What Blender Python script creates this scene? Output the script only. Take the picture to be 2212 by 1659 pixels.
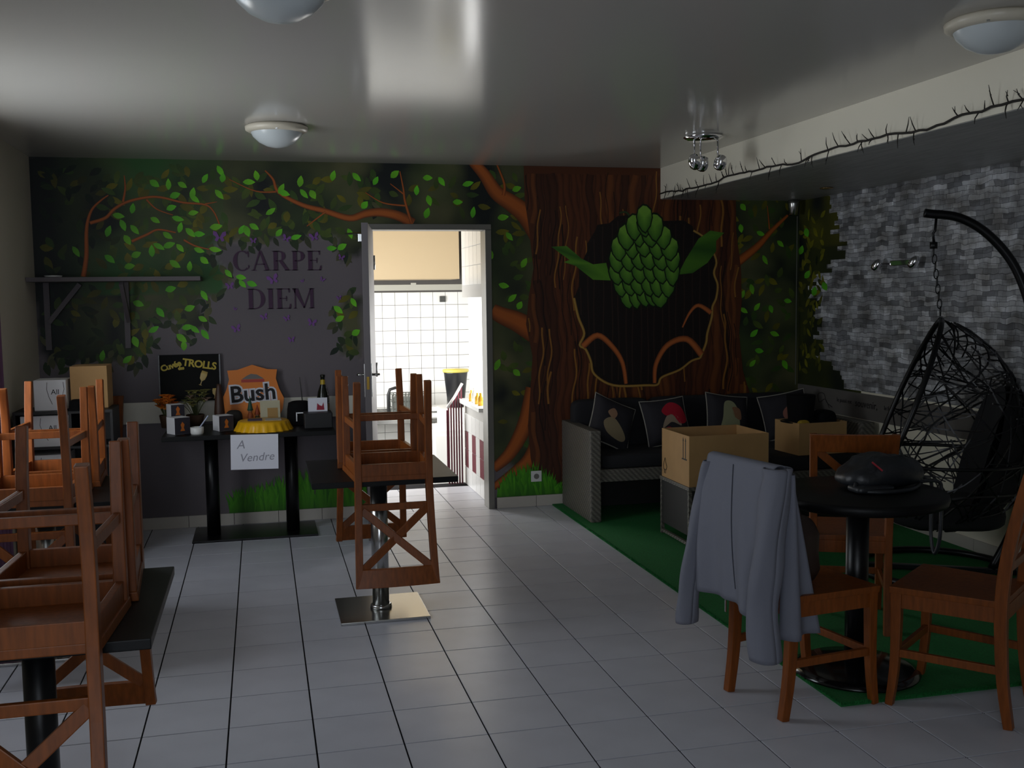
import bpy, bmesh, math, random
import numpy as np
from mathutils import Vector, Matrix, noise
random.seed(7)
D = bpy.data
for o in list(D.objects): D.objects.remove(o)
scene = bpy.context.scene
COL = scene.collection
PI = math.pi

# ------------------------------------------------------------------ camera
CAM = Vector((0.45775, -3.17684, 1.54697))
FPX, YAW, PITCH, ROLL = 2230.45, 0.238126632, 0.0838876, -0.0125905
def cam_axes():
    f = Vector((math.sin(YAW)*math.cos(PITCH), math.cos(YAW)*math.cos(PITCH), -math.sin(PITCH)))
    r = Vector((math.cos(YAW), -math.sin(YAW), 0)); u = r.cross(f)
    c, s = math.cos(ROLL), math.sin(ROLL)
    return r*c+u*s, u*c-r*s, f
RX, UP, FW = cam_axes()
cd = D.cameras.new('camera'); cam = D.objects.new('camera', cd); COL.objects.link(cam)
cd.sensor_fit = 'HORIZONTAL'; cd.sensor_width = 36.0; cd.lens = FPX*36/2212
cd.clip_start = .05; cd.clip_end = 100
cam.matrix_world = Matrix(((RX.x, UP.x, -FW.x, CAM.x), (RX.y, UP.y, -FW.y, CAM.y), (RX.z, UP.z, -FW.z, CAM.z), (0, 0, 0, 1)))
scene.camera = cam
def ray(px, py): return RX*((px-1106)/FPX) - UP*((py-829.5)/FPX) + FW
def onY(px, py, y): d = ray(px, py); return CAM + d*((y-CAM.y)/d.y)     # measure a point on a wall
def onX(px, py, x): d = ray(px, py); return CAM + d*((x-CAM.x)/d.x)
def onZ(px, py, z): d = ray(px, py); return CAM + d*((z-CAM.z)/d.z)

# ------------------------------------------------------------------ world, light, exposure
w = D.worlds.new('world'); scene.world = w; w.use_nodes = True
w.node_tree.nodes['Background'].inputs[0].default_value = (0.80, 0.90, 1.0, 1)
w.node_tree.nodes['Background'].inputs[1].default_value = 1.2
vs = scene.view_settings
vs.view_transform = 'Standard'; vs.look = 'None'; vs.exposure = 0.2; vs.gamma = 1.0; vs.use_curve_mapping = False
def area(name, loc, direction, sx, sy, power, color, spread=180):
    l = D.lights.new(name, 'AREA'); l.shape = 'RECTANGLE'; l.size = sx; l.size_y = sy; l.energy = power; l.color = color
    l.spread = math.radians(spread)
    o = D.objects.new(name, l); COL.objects.link(o); o.location = loc
    o.rotation_euler = Vector(direction).to_track_quat('-Z', 'Y').to_euler()
    return o
# daylight entering by the side windows, the front glazing and the kitchen windows
area('window_daylight', (-1.10, 1.73, 1.50), (1, 0, -.10), 1.25, 1.2, 18, (.84, .92, 1.0))
area('window_ground_glow', (-1.12, 1.73, 1.05), (1, 0, .75), 1.2, .6, 7, (1.0, .95, .86))
area('front_daylight', (-.15, -4.75, 1.35), (.12, 1, -.12), 1.5, 1.9, 25, (.80, .88, 1.0))
area('kitchen_hatch_daylight', (2.42, 4.83, 1.12), (-1, 0, -.05), .85, .8, 30, (1, 1, 1))
area('kitchen_daylight', (.62, 6.6, 1.0), (1, .25, -.05), 2.2, 1.6, 95, (1, .99, .97))

# ------------------------------------------------------------------ materials
def lin(c):
    return tuple(((v/255)/12.92 if v/255 <= .04045 else ((v/255+.055)/1.055)**2.4) for v in c)
MATS = {}
def mat(name, rgb, rough=.6, metal=0, var=0, scale=20, bump=0, bscale=80, spec=.5, alpha=None, stretch=None, trans=0, coat=0):
    if name in MATS: return MATS[name]
    m = D.materials.new(name); m.use_nodes = True; n = m.node_tree.nodes; l = m.node_tree.links
    b = n['Principled BSDF']; c = lin(rgb)
    b.inputs['Base Color'].default_value = (*c, 1); b.inputs['Roughness'].default_value = rough
    b.inputs['Metallic'].default_value = metal; b.inputs['Specular IOR Level'].default_value = spec
    if trans: b.inputs['Transmission Weight'].default_value = trans
    if coat: b.inputs['Coat Weight'].default_value = coat; b.inputs['Coat Roughness'].default_value = .15
    if var or bump:
        tc = n.new('ShaderNodeTexCoord'); mp = n.new('ShaderNodeMapping')
        l.new(tc.outputs['Object'], mp.inputs[0])
        if stretch: mp.inputs['Scale'].default_value = stretch
        if var:
            t = n.new('ShaderNodeTexNoise'); t.inputs['Scale'].default_value = scale; t.inputs['Detail'].default_value = 4
            l.new(mp.outputs[0], t.inputs['Vector'])
            r = n.new('ShaderNodeValToRGB'); l.new(t.outputs[0], r.inputs[0])
            r.color_ramp.elements[0].position = .3; r.color_ramp.elements[1].position = .7
            r.color_ramp.elements[0].color = (*[v*(1-var) for v in c], 1); r.color_ramp.elements[1].color = (*[min(1, v*(1+var)) for v in c], 1)
            l.new(r.outputs[0], b.inputs['Base Color'])
        if bump:
            t2 = n.new('ShaderNodeTexNoise'); t2.inputs['Scale'].default_value = bscale; l.new(mp.outputs[0], t2.inputs['Vector'])
            bp = n.new('ShaderNodeBump'); bp.inputs['Strength'].default_value = bump; bp.inputs['Distance'].default_value = .004
            l.new(t2.outputs[0], bp.inputs['Height']); l.new(bp.outputs[0], b.inputs['Normal'])
    MATS[name] = m; return m
def paint_mat(name, rough=.55, bump=.15):
    m = D.materials.new(name); m.use_nodes = True; n = m.node_tree.nodes; l = m.node_tree.links
    b = n['Principled BSDF']; a = n.new('ShaderNodeAttribute'); a.attribute_name = 'Col'
    l.new(a.outputs['Color'], b.inputs['Base Color']); b.inputs['Roughness'].default_value = rough
    b.inputs['Specular IOR Level'].default_value = .35
    MATS[name] = m; return m
def weave_mat(name, rgb, sx=60, sz=60):
    m = D.materials.new(name); m.use_nodes = True; n = m.node_tree.nodes; l = m.node_tree.links
    b = n['Principled BSDF']; b.inputs['Roughness'].default_value = .5
    tc = n.new('ShaderNodeTexCoord')
    w1 = n.new('ShaderNodeTexWave'); w1.bands_direction = 'Z'; w1.inputs['Scale'].default_value = sz; w1.inputs['Distortion'].default_value = 1.2
    w2 = n.new('ShaderNodeTexWave'); w2.bands_direction = 'DIAGONAL'; w2.inputs['Scale'].default_value = sx*.5; w2.inputs['Distortion'].default_value = .8
    for q in (w1, w2): l.new(tc.outputs['Object'], q.inputs[0])
    mx = n.new('ShaderNodeMath'); mx.operation = 'MULTIPLY'; l.new(w1.outputs[1], mx.inputs[0]); l.new(w2.outputs[1], mx.inputs[1])
    r = n.new('ShaderNodeValToRGB'); l.new(mx.outputs[0], r.inputs[0]); c = lin(rgb)
    r.color_ramp.elements[0].color = (*[v*.35 for v in c], 1); r.color_ramp.elements[1].color = (*[v*1.4 for v in c], 1)
    l.new(r.outputs[0], b.inputs['Base Color'])
    bp = n.new('ShaderNodeBump'); bp.inputs['Strength'].default_value = .8; bp.inputs['Distance'].default_value = .004
    l.new(mx.outputs[0], bp.inputs['Height']); l.new(bp.outputs[0], b.inputs['Normal'])
    MATS[name] = m; return m
def wood_mat(name, rgb):
    m = D.materials.new(name); m.use_nodes = True; n = m.node_tree.nodes; l = m.node_tree.links
    b = n['Principled BSDF']; b.inputs['Roughness'].default_value = .42; b.inputs['Specular IOR Level'].default_value = .3; c = lin(rgb)
    tc = n.new('ShaderNodeTexCoord'); mp = n.new('ShaderNodeMapping'); mp.inputs['Scale'].default_value = (30, 30, 4)
    l.new(tc.outputs['Object'], mp.inputs[0])
    t = n.new('ShaderNodeTexNoise'); t.inputs['Scale'].default_value = 2.5; t.inputs['Detail'].default_value = 5; l.new(mp.outputs[0], t.inputs['Vector'])
    r = n.new('ShaderNodeValToRGB'); l.new(t.outputs[0], r.inputs[0])
    r.color_ramp.elements[0].position = .3; r.color_ramp.elements[1].position = .75
    r.color_ramp.elements[0].color = (*[v*.72 for v in c], 1); r.color_ramp.elements[1].color = (*[min(1, v*1.2) for v in c], 1)
    l.new(r.outputs[0], b.inputs['Base Color']); MATS[name] = m; return m
def stone_mat():
    m = D.materials.new('stone_print'); m.use_nodes = True; n = m.node_tree.nodes; l = m.node_tree.links
    b = n['Principled BSDF']; b.inputs['Roughness'].default_value = .7
    tc = n.new('ShaderNodeTexCoord'); mp = n.new('ShaderNodeMapping'); mp.inputs['Rotation'].default_value = (0, PI/2, 0)
    sp = n.new('ShaderNodeSeparateXYZ'); cb = n.new('ShaderNodeCombineXYZ'); l.new(tc.outputs['Object'], sp.inputs[0])
    l.new(sp.outputs['Y'], cb.inputs['X']); l.new(sp.outputs['Z'], cb.inputs['Y'])
    dist = n.new('ShaderNodeTexNoise'); dist.inputs['Scale'].default_value = 9; l.new(cb.outputs[0], dist.inputs['Vector'])
    ad = n.new('ShaderNodeMixRGB'); ad.blend_type = 'LINEAR_LIGHT'; ad.inputs[0].default_value = .022
    l.new(cb.outputs[0], ad.inputs[1]); l.new(dist.outputs['Color'], ad.inputs[2])
    cols = []
    for k, (bw, rh, off) in enumerate(((.135, .031, .5), (.075, .047, .37))):
        bt = n.new('ShaderNodeTexBrick'); bt.inputs['Scale'].default_value = 1; bt.inputs['Brick Width'].default_value = bw; bt.inputs['Row Height'].default_value = rh
        bt.inputs['Mortar Size'].default_value = .0016; bt.inputs['Mortar Smooth'].default_value = .6; bt.offset = off; bt.squash = .6; bt.squash_frequency = 3
        bt.inputs['Color1'].default_value = (*lin((140, 142, 147)), 1); bt.inputs['Color2'].default_value = (*lin((244, 246, 250)), 1); bt.inputs['Mortar'].default_value = (*lin((74, 74, 78)), 1)
        l.new(ad.outputs[0], bt.inputs['Vector']); cols.append(bt)
    mm = n.new('ShaderNodeMixRGB'); mm.blend_type = 'MULTIPLY'; mm.inputs[0].default_value = .50
    l.new(cols[0].outputs[0], mm.inputs[1]); l.new(cols[1].outputs[0], mm.inputs[2])
    ns = n.new('ShaderNodeTexNoise'); ns.inputs['Scale'].default_value = 7; ns.inputs['Detail'].default_value = 6; l.new(cb.outputs[0], ns.inputs['Vector'])
    rp = n.new('ShaderNodeValToRGB'); l.new(ns.outputs[0], rp.inputs[0]); rp.color_ramp.elements[0].position = .35; rp.color_ramp.elements[1].position = .65
    rp.color_ramp.elements[0].color = (*lin((176, 172, 166)), 1); rp.color_ramp.elements[1].color = (1, 1, 1, 1)
    m2 = n.new('ShaderNodeMixRGB'); m2.blend_type = 'MULTIPLY'; m2.inputs[0].default_value = 1; l.new(mm.outputs[0], m2.inputs[1]); l.new(rp.outputs[0], m2.inputs[2])
    l.new(m2.outputs[0], b.inputs['Base Color']); MATS['stone'] = m; return m
M_wall = mat('cream_wall', (212, 205, 188), .7, bump=.1, bscale=300)
M_ceil = mat('ceiling_satin', (186, 183, 177), .15, spec=.30)
M_soffit = mat('soffit_cream', (242, 236, 218), .6)
M_planks = mat('soffit_grey_planks', (150, 150, 147), .35, var=.25, scale=5, stretch=(9, 1, 1))
M_tile = mat('floor_tile', (202, 203, 213), .32, var=.05, scale=5, spec=.5)
M_grout = mat('grout', (34, 33, 36), 1.0, spec=.1)
M_wtile = mat('white_tile', (236, 236, 234), .2)
M_wgrout = mat('tile_grout', (84, 82, 80), .9)
M_paint = paint_mat('mural_paint')
M_black = mat('black_laminate', (13, 14, 15), .45, spec=.2)
M_blackm = mat('black_metal', (18, 18, 20), .35, metal=.3)
M_steel = mat('brushed_steel', (190, 190, 188), .22, metal=1)
M_chrome = mat('chrome', (235, 235, 238), .06, metal=1)
M_wood = wood_mat('cherry_wood', (128, 68, 23))
M_rattan = weave_mat('grey_rattan', (132, 127, 118), 34, 34)
M_fabric = mat('dark_cushion_fabric', (30, 30, 34), .9, bump=.2, bscale=400)
M_carton = mat('cardboard', (186, 146, 96), .8, var=.06, scale=8)
M_white = mat('white_plastic', (228, 228, 226), .4)
M_glass_shade = mat('frosted_shade', (205, 212, 214), .25)
M_turf = mat('green_turf', (22, 112, 50), .95, var=.25, scale=120, bump=.6, bscale=500)
M_purple = mat('purple_curtain', (112, 78, 108), .85, bump=.2, bscale=200)
M_jacket = mat('grey_blue_cloth', (116, 118, 130), .85, bump=.12, bscale=500)
M_ink = mat('dark_ink', (24, 20, 24), .7)
M_paper = mat('white_paper', (225, 226, 236), .8)
M_boxwhite = mat('white_carton', (238, 238, 242), .7)
M_boxblack = mat('printed_dark_carton', (44, 42, 52), .5)
M_orange = mat('orange_print', (226, 126, 30), .5)
M_darkslab = mat('cabinet_black', (26, 25, 28), .5)
M_doorp = mat('grey_door_paint', (104, 99, 102), .5)
M_frame = mat('door_frame_metal', (128, 126, 120), .35, metal=.4)
M_shelf = mat('grey_shelf_board', (92, 86, 90), .6)
M_leather = mat('brown_leather', (44, 30, 24), .45, bump=.3, bscale=60)
M_bag = mat('black_nylon', (30, 33, 38), .42, bump=.9, bscale=26)
M_burg = mat('burgundy_metal', (96, 24, 42), .4)
M_yellow = mat('yellow_enamel', (236, 178, 20), .3)
M_bottle = mat('dark_green_glass', (22, 26, 16), .12)
M_twig = mat('dark_twig', (36, 32, 28), .8)
M_dado = mat('dado_white', (214, 211, 198), .6)
M_greyband = mat('grey_band', (100, 96, 92), .7)

# ------------------------------------------------------------------ mesh helpers
class MB:
    def __init__(s): s.v = []; s.f = []; s.c = []
    def add(s, vs, fs, col=None):
        k = len(s.v); s.v += [tuple(p) for p in vs]; s.f += [tuple(i+k for i in f) for f in fs]
        if col is not None: s.c += ([tuple(col)]*len(vs) if not hasattr(col[0], '__len__') else [tuple(q) for q in col])
        return s
    def box(s, a, b, col=None):
        x0, y0, z0 = a; x1, y1, z1 = b
        return s.add([(x0,y0,z0),(x1,y0,z0),(x1,y1,z0),(x0,y1,z0),(x0,y0,z1),(x1,y0,z1),(x1,y1,z1),(x0,y1,z1)],
              [(0,3,2,1),(4,5,6,7),(0,1,5,4),(1,2,6,5),(2,3,7,6),(3,0,4,7)], col)
    def bar(s, p, q, wx, wy, ref=(0,1,0), wx2=None, wy2=None):      # rectangular bar p->q
        return s.rail([p, q], [wx, wx2 or wx], [wy, wy2 or wy], ref)
    def rail(s, pts, wx, wy, ref=(0,1,0)):                          # swept rectangle
        pts = [Vector(p) for p in pts]; n = len(pts); vs = []; fs = []
        if not hasattr(wx, '__len__'): wx = [wx]*n
        if not hasattr(wy, '__len__'): wy = [wy]*n
        for i, p in enumerate(pts):
            t = (pts[min(i+1, n-1)]-pts[max(i-1, 0)]).normalized()
            b = Vector(ref); b = (b-t*b.dot(t)).normalized(); a = b.cross(t).normalized()
            h, g = wx[i]/2, wy[i]/2
            vs += [p-a*h-b*g, p+a*h-b*g, p+a*h+b*g, p-a*h+b*g]
        for i in range(n-1):
            for j in range(4): fs.append((i*4+j, i*4+(j+1)%4, i*4+4+(j+1)%4, i*4+4+j))
        fs += [(3,2,1,0), tuple(range(n*4-4, n*4))]
        return s.add(vs, fs)
    def tube(s, pts, r, seg=8, closed=False):
        pts = [Vector(p) for p in pts]; n = len(pts); vs = []; fs = []
        if not hasattr(r, '__len__'): r = [r]*n
        nrm = None
        for i, p in enumerate(pts):
            if closed: t = (pts[(i+1)%n]-pts[i-1]).normalized()
            else: t = (pts[min(i+1, n-1)]-pts[max(i-1, 0)]).normalized()
            if nrm is None:
                nrm = t.orthogonal().normalized()
            else:
                nrm = (nrm-t*nrm.dot(t)); nrm = nrm.normalized() if nrm.length > 1e-6 else t.orthogonal().normalized()
            b = t.cross(nrm)
            for j in range(seg):
                a = 2*PI*j/seg; vs.append(p+nrm*(math.cos(a)*r[i])+b*(math.sin(a)*r[i]))
        m = n if closed else n-1
        for i in range(m):
            for j in range(seg):
                i2 = (i+1)%n; fs.append((i*seg+j, i*seg+(j+1)%seg, i2*seg+(j+1)%seg, i2*seg+j))
        if not closed: fs += [tuple(reversed(range(seg))), tuple(range((n-1)*seg, n*seg))]
        return s.add(vs, fs)
    def lathe(s, prof, c=(0,0,0), seg=32, a0=0, a1=2*PI, cap=True):
        vs = []; fs = []; full = abs(a1-a0-2*PI) < 1e-6; m = seg if full else seg+1
        for r, z in prof:
            for j in range(m):
                a = a0+(a1-a0)*j/seg; vs.append((c[0]+r*math.cos(a), c[1]+r*math.sin(a), c[2]+z))
        for i in range(len(prof)-1):
            for j in range(seg):
                j2 = (j+1)%m if full else j+1
                fs.append((i*m+j, i*m+j2, (i+1)*m+j2, (i+1)*m+j))
        if cap and full:
            if prof[0][0] > 1e-5: fs.append(tuple(reversed(range(m))))
            if prof[-1][0] > 1e-5: fs.append(tuple(range((len(prof)-1)*m, len(prof)*m)))
        return s.add(vs, fs)
    def prism(s, poly, d, o=(0,0,0), u=(1,0,0), v=(0,0,1)):            # outline in (u,v) extruded by vector d
        o = Vector(o); u = Vector(u); v = Vector(v); d = Vector(d); n = len(poly)
        a = [o+u*p[0]+v*p[1] for p in poly]; vs = a+[p+d for p in a]
        fs = [tuple(range(n)), tuple(reversed(range(n, 2*n)))]+[(i, i+n, (i+1)%n+n, (i+1)%n) for i in range(n)]
        return s.add(vs, fs)
    def grid(s, fn, nu, nv, col=None, closeu=False):
        vs = [fn(i/nu, j/nv) for j in range(nv+1) for i in range(nu+1)]
        fs = [(j*(nu+1)+i, j*(nu+1)+i+1, (j+1)*(nu+1)+i+1, (j+1)*(nu+1)+i) for j in range(nv) for i in range(nu)]
        return s.add(vs, fs, col)
    def mesh(s, name, smooth=False):
        me = D.meshes.new(name); me.from_pydata(s.v, [], s.f)
        if s.c:
            at = me.color_attributes.new('Col', 'FLOAT_COLOR', 'POINT')
            at.data.foreach_set('color', np.array([(*c[:3], 1) for c in s.c], dtype=np.float32).ravel())
        if smooth: me.polygons.foreach_set('use_smooth', [True]*len(me.polygons))
        me.update(); return me
    def build(s, name, m, parent=None, smooth=False, bevel=0, fix=True, loc=None, rot=None, solid=0):
        me = s.mesh(name, smooth)
        if fix or bevel:
            bm = bmesh.new(); bm.from_mesh(me)
            if fix: bmesh.ops.recalc_face_normals(bm, faces=bm.faces)
            if bevel:
                ed = [e for e in bm.edges if len(e.link_faces) == 2 and e.calc_face_angle(0) > .5]
                bmesh.ops.bevel(bm, geom=ed, offset=bevel, segments=2, profile=.6, affect='EDGES', clamp_overlap=True)
            bm.to_mesh(me); bm.free()
        if solid:
            pass
        return link(name, me, m, parent, loc, rot, solid)
def link(name, me, m, parent=None, loc=None, rot=None, solid=0):
    o = D.objects.new(name, me); COL.objects.link(o)
    if m is not None and not me.materials: me.materials.append(m)
    if parent is not None: o.parent = parent
    if loc is not None: o.location = loc
    if rot is not None: o.rotation_euler = rot
    if solid:
        md = o.modifiers.new('thickness', 'SOLIDIFY'); md.thickness = solid; md.offset = 0
    return o
def tag(o, label, cat=None, group=None):
    o['label'] = label
    if cat: o['category'] = cat
    if group: o['group'] = group
    return o
def struct(o, label=None):
    o['kind'] = 'structure'
    if label: o['label'] = label
    return o
def stuff(o): o['kind'] = 'stuff'; return o
def thing(name, label, cat, loc=(0,0,0), rz=0, group=None):
    o = D.objects.new(name, None); COL.objects.link(o); o.location = loc; o.rotation_euler = (0, 0, rz)
    o.empty_display_size = .05
    return tag(o, label, cat, group)
def dup(root, label, loc, rot, group=None):
    r = root.copy(); COL.objects.link(r); r.location = loc; r.rotation_euler = rot; r['label'] = label
    if group: r['group'] = group
    for ch in list(root.children):
        c = ch.copy(); COL.objects.link(c); c.parent = r
        for g in list(ch.children):
            d = g.copy(); COL.objects.link(d); d.parent = c
    return r
def text_mesh(txt, size, name, m, parent=None, bold=0, shear=0, align='CENTER', extrude=.0006, space=1):
    cu = D.curves.new(name, 'FONT'); cu.body = txt; cu.size = size; cu.align_x = align; cu.align_y = 'CENTER'
    cu.offset = bold; cu.shear = shear; cu.extrude = extrude; cu.resolution_u = 3; cu.space_character = space
    t = D.objects.new(name+'_tmp', cu); COL.objects.link(t)
    dg = bpy.context.evaluated_depsgraph_get(); dg.update()
    me = D.meshes.new_from_object(t.evaluated_get(dg)); me.name = name
    D.objects.remove(t); D.curves.remove(cu)
    me.materials.clear()
    return link(name, me, m, parent)

# ------------------------------------------------------------------ room shell
YB, XL, XR, ZC, XS, ZS, YF = 4.135, -.96, 4.54, 2.49, 3.39, 2.26, -4.6
DX0, DX1, DH = 1.21, 2.045, 2.03
def slab(name, boxes, m, label=None, parent=None):
    b = MB()
    for a, c in boxes: b.box(a, c)
    o = b.build(name, m, parent)
    return struct(o, label) if parent is None else o
floor = slab('floor', [((XL-.2, YF-.2, -.12), (XR+.2, YB+1.15, -.004))], M_grout, 'white square tiled floor with dark joints')
slab('ceiling', [((XL-.2, YF-.2, ZC), (XR+.2, YB+.15, ZC+.15))], M_ceil, 'white satin painted ceiling')
T = .15
wall_back = slab('wall_back', [((XL-T, YB, 0), (DX0-.03, YB+T, ZC)), ((DX1+.03, YB, 0), (XR+T, YB+T, ZC)), ((DX0-.03, YB, DH+.03), (DX1+.03, YB+T, ZC))], mat('wall_grey', (86, 80, 86), .6), 'grey back wall painted with a forest mural')
WY0, WY1, WZ0, WZ1 = 1.10, 2.36, .85, 2.15
wall_left = slab('wall_left', [((XL-T, YF, 0), (XL, WY0, ZC)), ((XL-T, WY1, 0), (XL, YB+T, ZC)), ((XL-T, WY0, 0), (XL, WY1, WZ0)), ((XL-T, WY0, WZ1), (XL, WY1, ZC))], M_wall, 'cream left wall with a window')
wall_right = slab('wall_right', [((XR, YF, 0), (XR+T, YB+T, ZC))], mat('pale_cream_wall', (232, 226, 206), .7), 'right wall with stone print wallpaper')
FX0, FX1 = -.85, .65
wall_front = slab('wall_front', [((XL-T, YF-T, 0), (FX0, YF, ZC)), ((FX1, YF-T, 0), (XR+T, YF, ZC)), ((FX0, YF-T, 2.3), (FX1, YF, ZC)), ((FX0, YF-T, 0), (FX1, YF, .3))], M_wall, 'front wall behind the viewer')
b = MB()
for y0, y1 in ((WY0, WY0+.05), (WY1-.05, WY1), ((WY0+WY1)/2-.03, (WY0+WY1)/2+.03)): b.box((XL-.09, y0, WZ0), (XL-.04, y1, WZ1))
for z0 in (WZ0, WZ1-.05): b.box((XL-.0895, WY0, z0), (XL-.0405, WY1, z0+.05))
struct(b.build('window_1', M_white), 'white framed side window')
b = MB()
for x0 in (FX0, FX1-.05, (FX0+FX1)/2-.03): b.box((x0, YF-.09, .3), (x0+.05, YF-.04, 2.3))
struct(b.build('window_2', M_white), 'white framed front glazing')
sof = slab('ceiling_soffit', [((XS, YF, ZS+.004), (XR, YB, ZC))], M_soffit, 'lowered cream ceiling soffit along the right wall')
b = MB(); b.box((XS+.004, YF, ZS), (XR, YB, ZS+.004)); b.build('plank_print_underside', M_planks, sof)

# floor tiles: one object each
TP = .30; J = .0031
def tile_mesh(w_, h_, t, bev):
    b = MB(); b.box((-w_/2, -h_/2, -t), (w_/2, h_/2, 0)); me = b.mesh('tile')
    bm = bmesh.new(); bm.from_mesh(me); bmesh.ops.recalc_face_normals(bm, faces=bm.faces)
    ed = [e for e in bm.edges if all(v.co.z > -1e-6 for v in e.verts)]
    bmesh.ops.bevel(bm, geom=ed, offset=bev, segments=1, affect='EDGES'); bm.to_mesh(me); bm.free(); return me
TM = tile_mesh(TP-2*J, TP-2*J, .004, .0005); TM.materials.append(M_tile)
def seen(p, pad=40):
    d = Vector(p)-CAM; z = d.dot(FW)
    if z < .2: return None
    x = 1106+FPX*d.dot(RX)/z; y = 829.5-FPX*d.dot(UP)/z
    return (z, x, y) if -pad < x < 2212+pad and -pad < y < 1659+pad*2 else None
tiles = []; rest = MB()
CXe, CYe = 2.527, .185                                                # carpet edge
for i in range(-4, 16):
    for j in range(-15, 14):
        x, y = (i+.5)*TP, (j+.5)*TP
        if x-TP/2 < XL or x+TP/2 > XR or y > YB: 
            if not (y-TP/2 < YB and XL-TP/2 < x < XR+TP/2): continue
        x0, x1, y0, y1 = max(x-TP/2, XL), min(x+TP/2, XR), y-TP/2, min(y+TP/2, YB)
        s = [seen((a, c, 0)) for a in (x0, x1) for c in (y0, y1)]
        vis = any(s) and not (x0 > CXe and y0 > CYe)
        full = abs(x1-x0-TP) < 1e-6 and abs(y1-y0-TP) < 1e-6
        if vis and full: tiles.append((min(q[0] for q in s if q), x, y))
        else: rest.box((x0+J, y0+J, -.004), (x1-J, y1-J, 0))
tiles.sort()
for k, (z, x, y) in enumerate(tiles[:300]): link('tile', TM, M_tile, floor, (x, y, 0))
for z, x, y in tiles[300:]: rest.box((x-TP/2+J, y-TP/2+J, -.004), (x+TP/2-J, y+TP/2-J, 0))
stuff(rest.build('tile_field', M_tile, floor))
# tiled baseboards
def baseboard(name, p, q, nrm, label, m=None):
    p = Vector(p); q = Vector(q); L = (q-p).length; t = (q-p)/L; n = Vector(nrm)
    root = MB().rail([p+n*.003+Vector((0,0,.04)), q+n*.003+Vector((0,0,.04))], .006, .078, (0,0,1)).build(name, M_grout)
    struct(root, label)
    k = 0
    while k*TP < L-.03:
        a = k*TP+.0015; c = min((k+1)*TP-.0015, L)
        MB().rail([p+t*a+n*.006+Vector((0,0,.041)), p+t*c+n*.006+Vector((0,0,.041))], .010, .080, (0,0,1)).build('skirting_tile', mat('skirting', (196, 190, 180), .35), root, bevel=.001)
        k += 1
baseboard('baseboard_back', (XL, YB, 0), (DX0-.05, YB, 0), (0, -1, 0), 'cream tile baseboard left of the doorway')
baseboard('baseboard_back_right', (DX1+.06, YB, 0), (XR, YB, 0), (0, -1, 0), 'cream tile baseboard right of the doorway')
baseboard('baseboard_right', (XR, YB, 0), (XR, -.2, 0), (-1, 0, 0), 'cream tile baseboard along the right wall')
baseboard('baseboard_left', (XL, 1.0, 0), (XL, YB, 0), (1, 0, 0), 'cream tile baseboard along the left wall')

# ------------------------------------------------------------------ mural on the back wall
YC = [YB-.0008]
def layer(): YC[0] -= .0002; return YC[0]
def nxt(): YC[0] -= .000002; return YC[0]
def W(px, py):
    p = onY(px, py, YB); return p.x, p.z
def crop(x0, y0, s): return lambda u, v: (x0+u*s, y0+v*s)
S1 = 700/2212
c1 = crop(0, 300, S1); c3 = crop(400, 340, S1); c5 = crop(1040, 340, S1)
def smooth_poly(pts, n=4, closed=False):
    out = []; N = len(pts)
    for i in range(N if closed else N-1):
        p0 = pts[(i-1) % N if closed else max(i-1, 0)]; p1 = pts[i]; p2 = pts[(i+1) % N]; p3 = pts[(i+2) % N if closed else min(i+2, N-1)]
        for k in range(n):
            t = k/n; t2 = t*t; t3 = t2*t
            out.append(tuple(.5*((2*b)+(-a+c)*t+(2*a-5*b+4*c-d)*t2+(-a+3*b-3*c+d)*t3) for a, b, c, d in zip(p0, p1, p2, p3)))
    if not closed: out.append(tuple(pts[-1]))
    return out
def inside(x, z, poly):
    r = False; n = len(poly); j = n-1
    for i in range(n):
        if (poly[i][1] > z) != (poly[j][1] > z) and x < (poly[j][0]-poly[i][0])*(z-poly[i][1])/(poly[j][1]-poly[i][1])+poly[i][0]: r = not r
        j = i
    return r
def edge_dist(x, z, poly):
    best = 9
    n = len(poly)
    for i in range(n):
        ax, az = poly[i]; bx, bz = poly[(i+1) % n]; dx, dz = bx-ax, bz-az
        t = max(0, min(1, ((x-ax)*dx+(z-az)*dz)/(dx*dx+dz*dz+1e-12)))
        d = math.hypot(x-ax-dx*t, z-az-dz*t)
        if d < best: best = d
    return best
FOLL = [W(*p) for p in ((30,330),(800,330),(800,520),(776,556),(740,560),(728,520),(690,505),(640,520),(600,505),(560,530),(520,520),(470,520),(455,560),(505,600),(470,640),(430,650),(445,700),(405,735),(380,690),(330,700),(330,745),(280,790),(240,775),(170,780),(105,790),(90,760),(60,600))]
FOLR = [W(*p) for p in ((780,330),(1180,330),(1180,1020),(1062,1000),(1040,700),(1040,500),(780,495))]
FOLX = [W(*p) for p in ((1560,380),(1760,380),(1760,870),(1560,860))]
FOLD = [W(*p) for p in ((780,640),(745,640),(722,680),(742,720),(735,760),(780,770))]
GREY = lin((117, 109, 113)); DK = lin((18, 25, 25)); DG = lin((58, 74, 38)); OL = lin((100, 97, 66)); MG = lin((46, 94, 42))
def nz(x, z, s, o=0): return noise.noise(Vector((x*s, z*s, o)))
def mix(a, b, t): t = max(0, min(1, t)); return tuple(p+(q-p)*t for p, q in zip(a, b))
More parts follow.
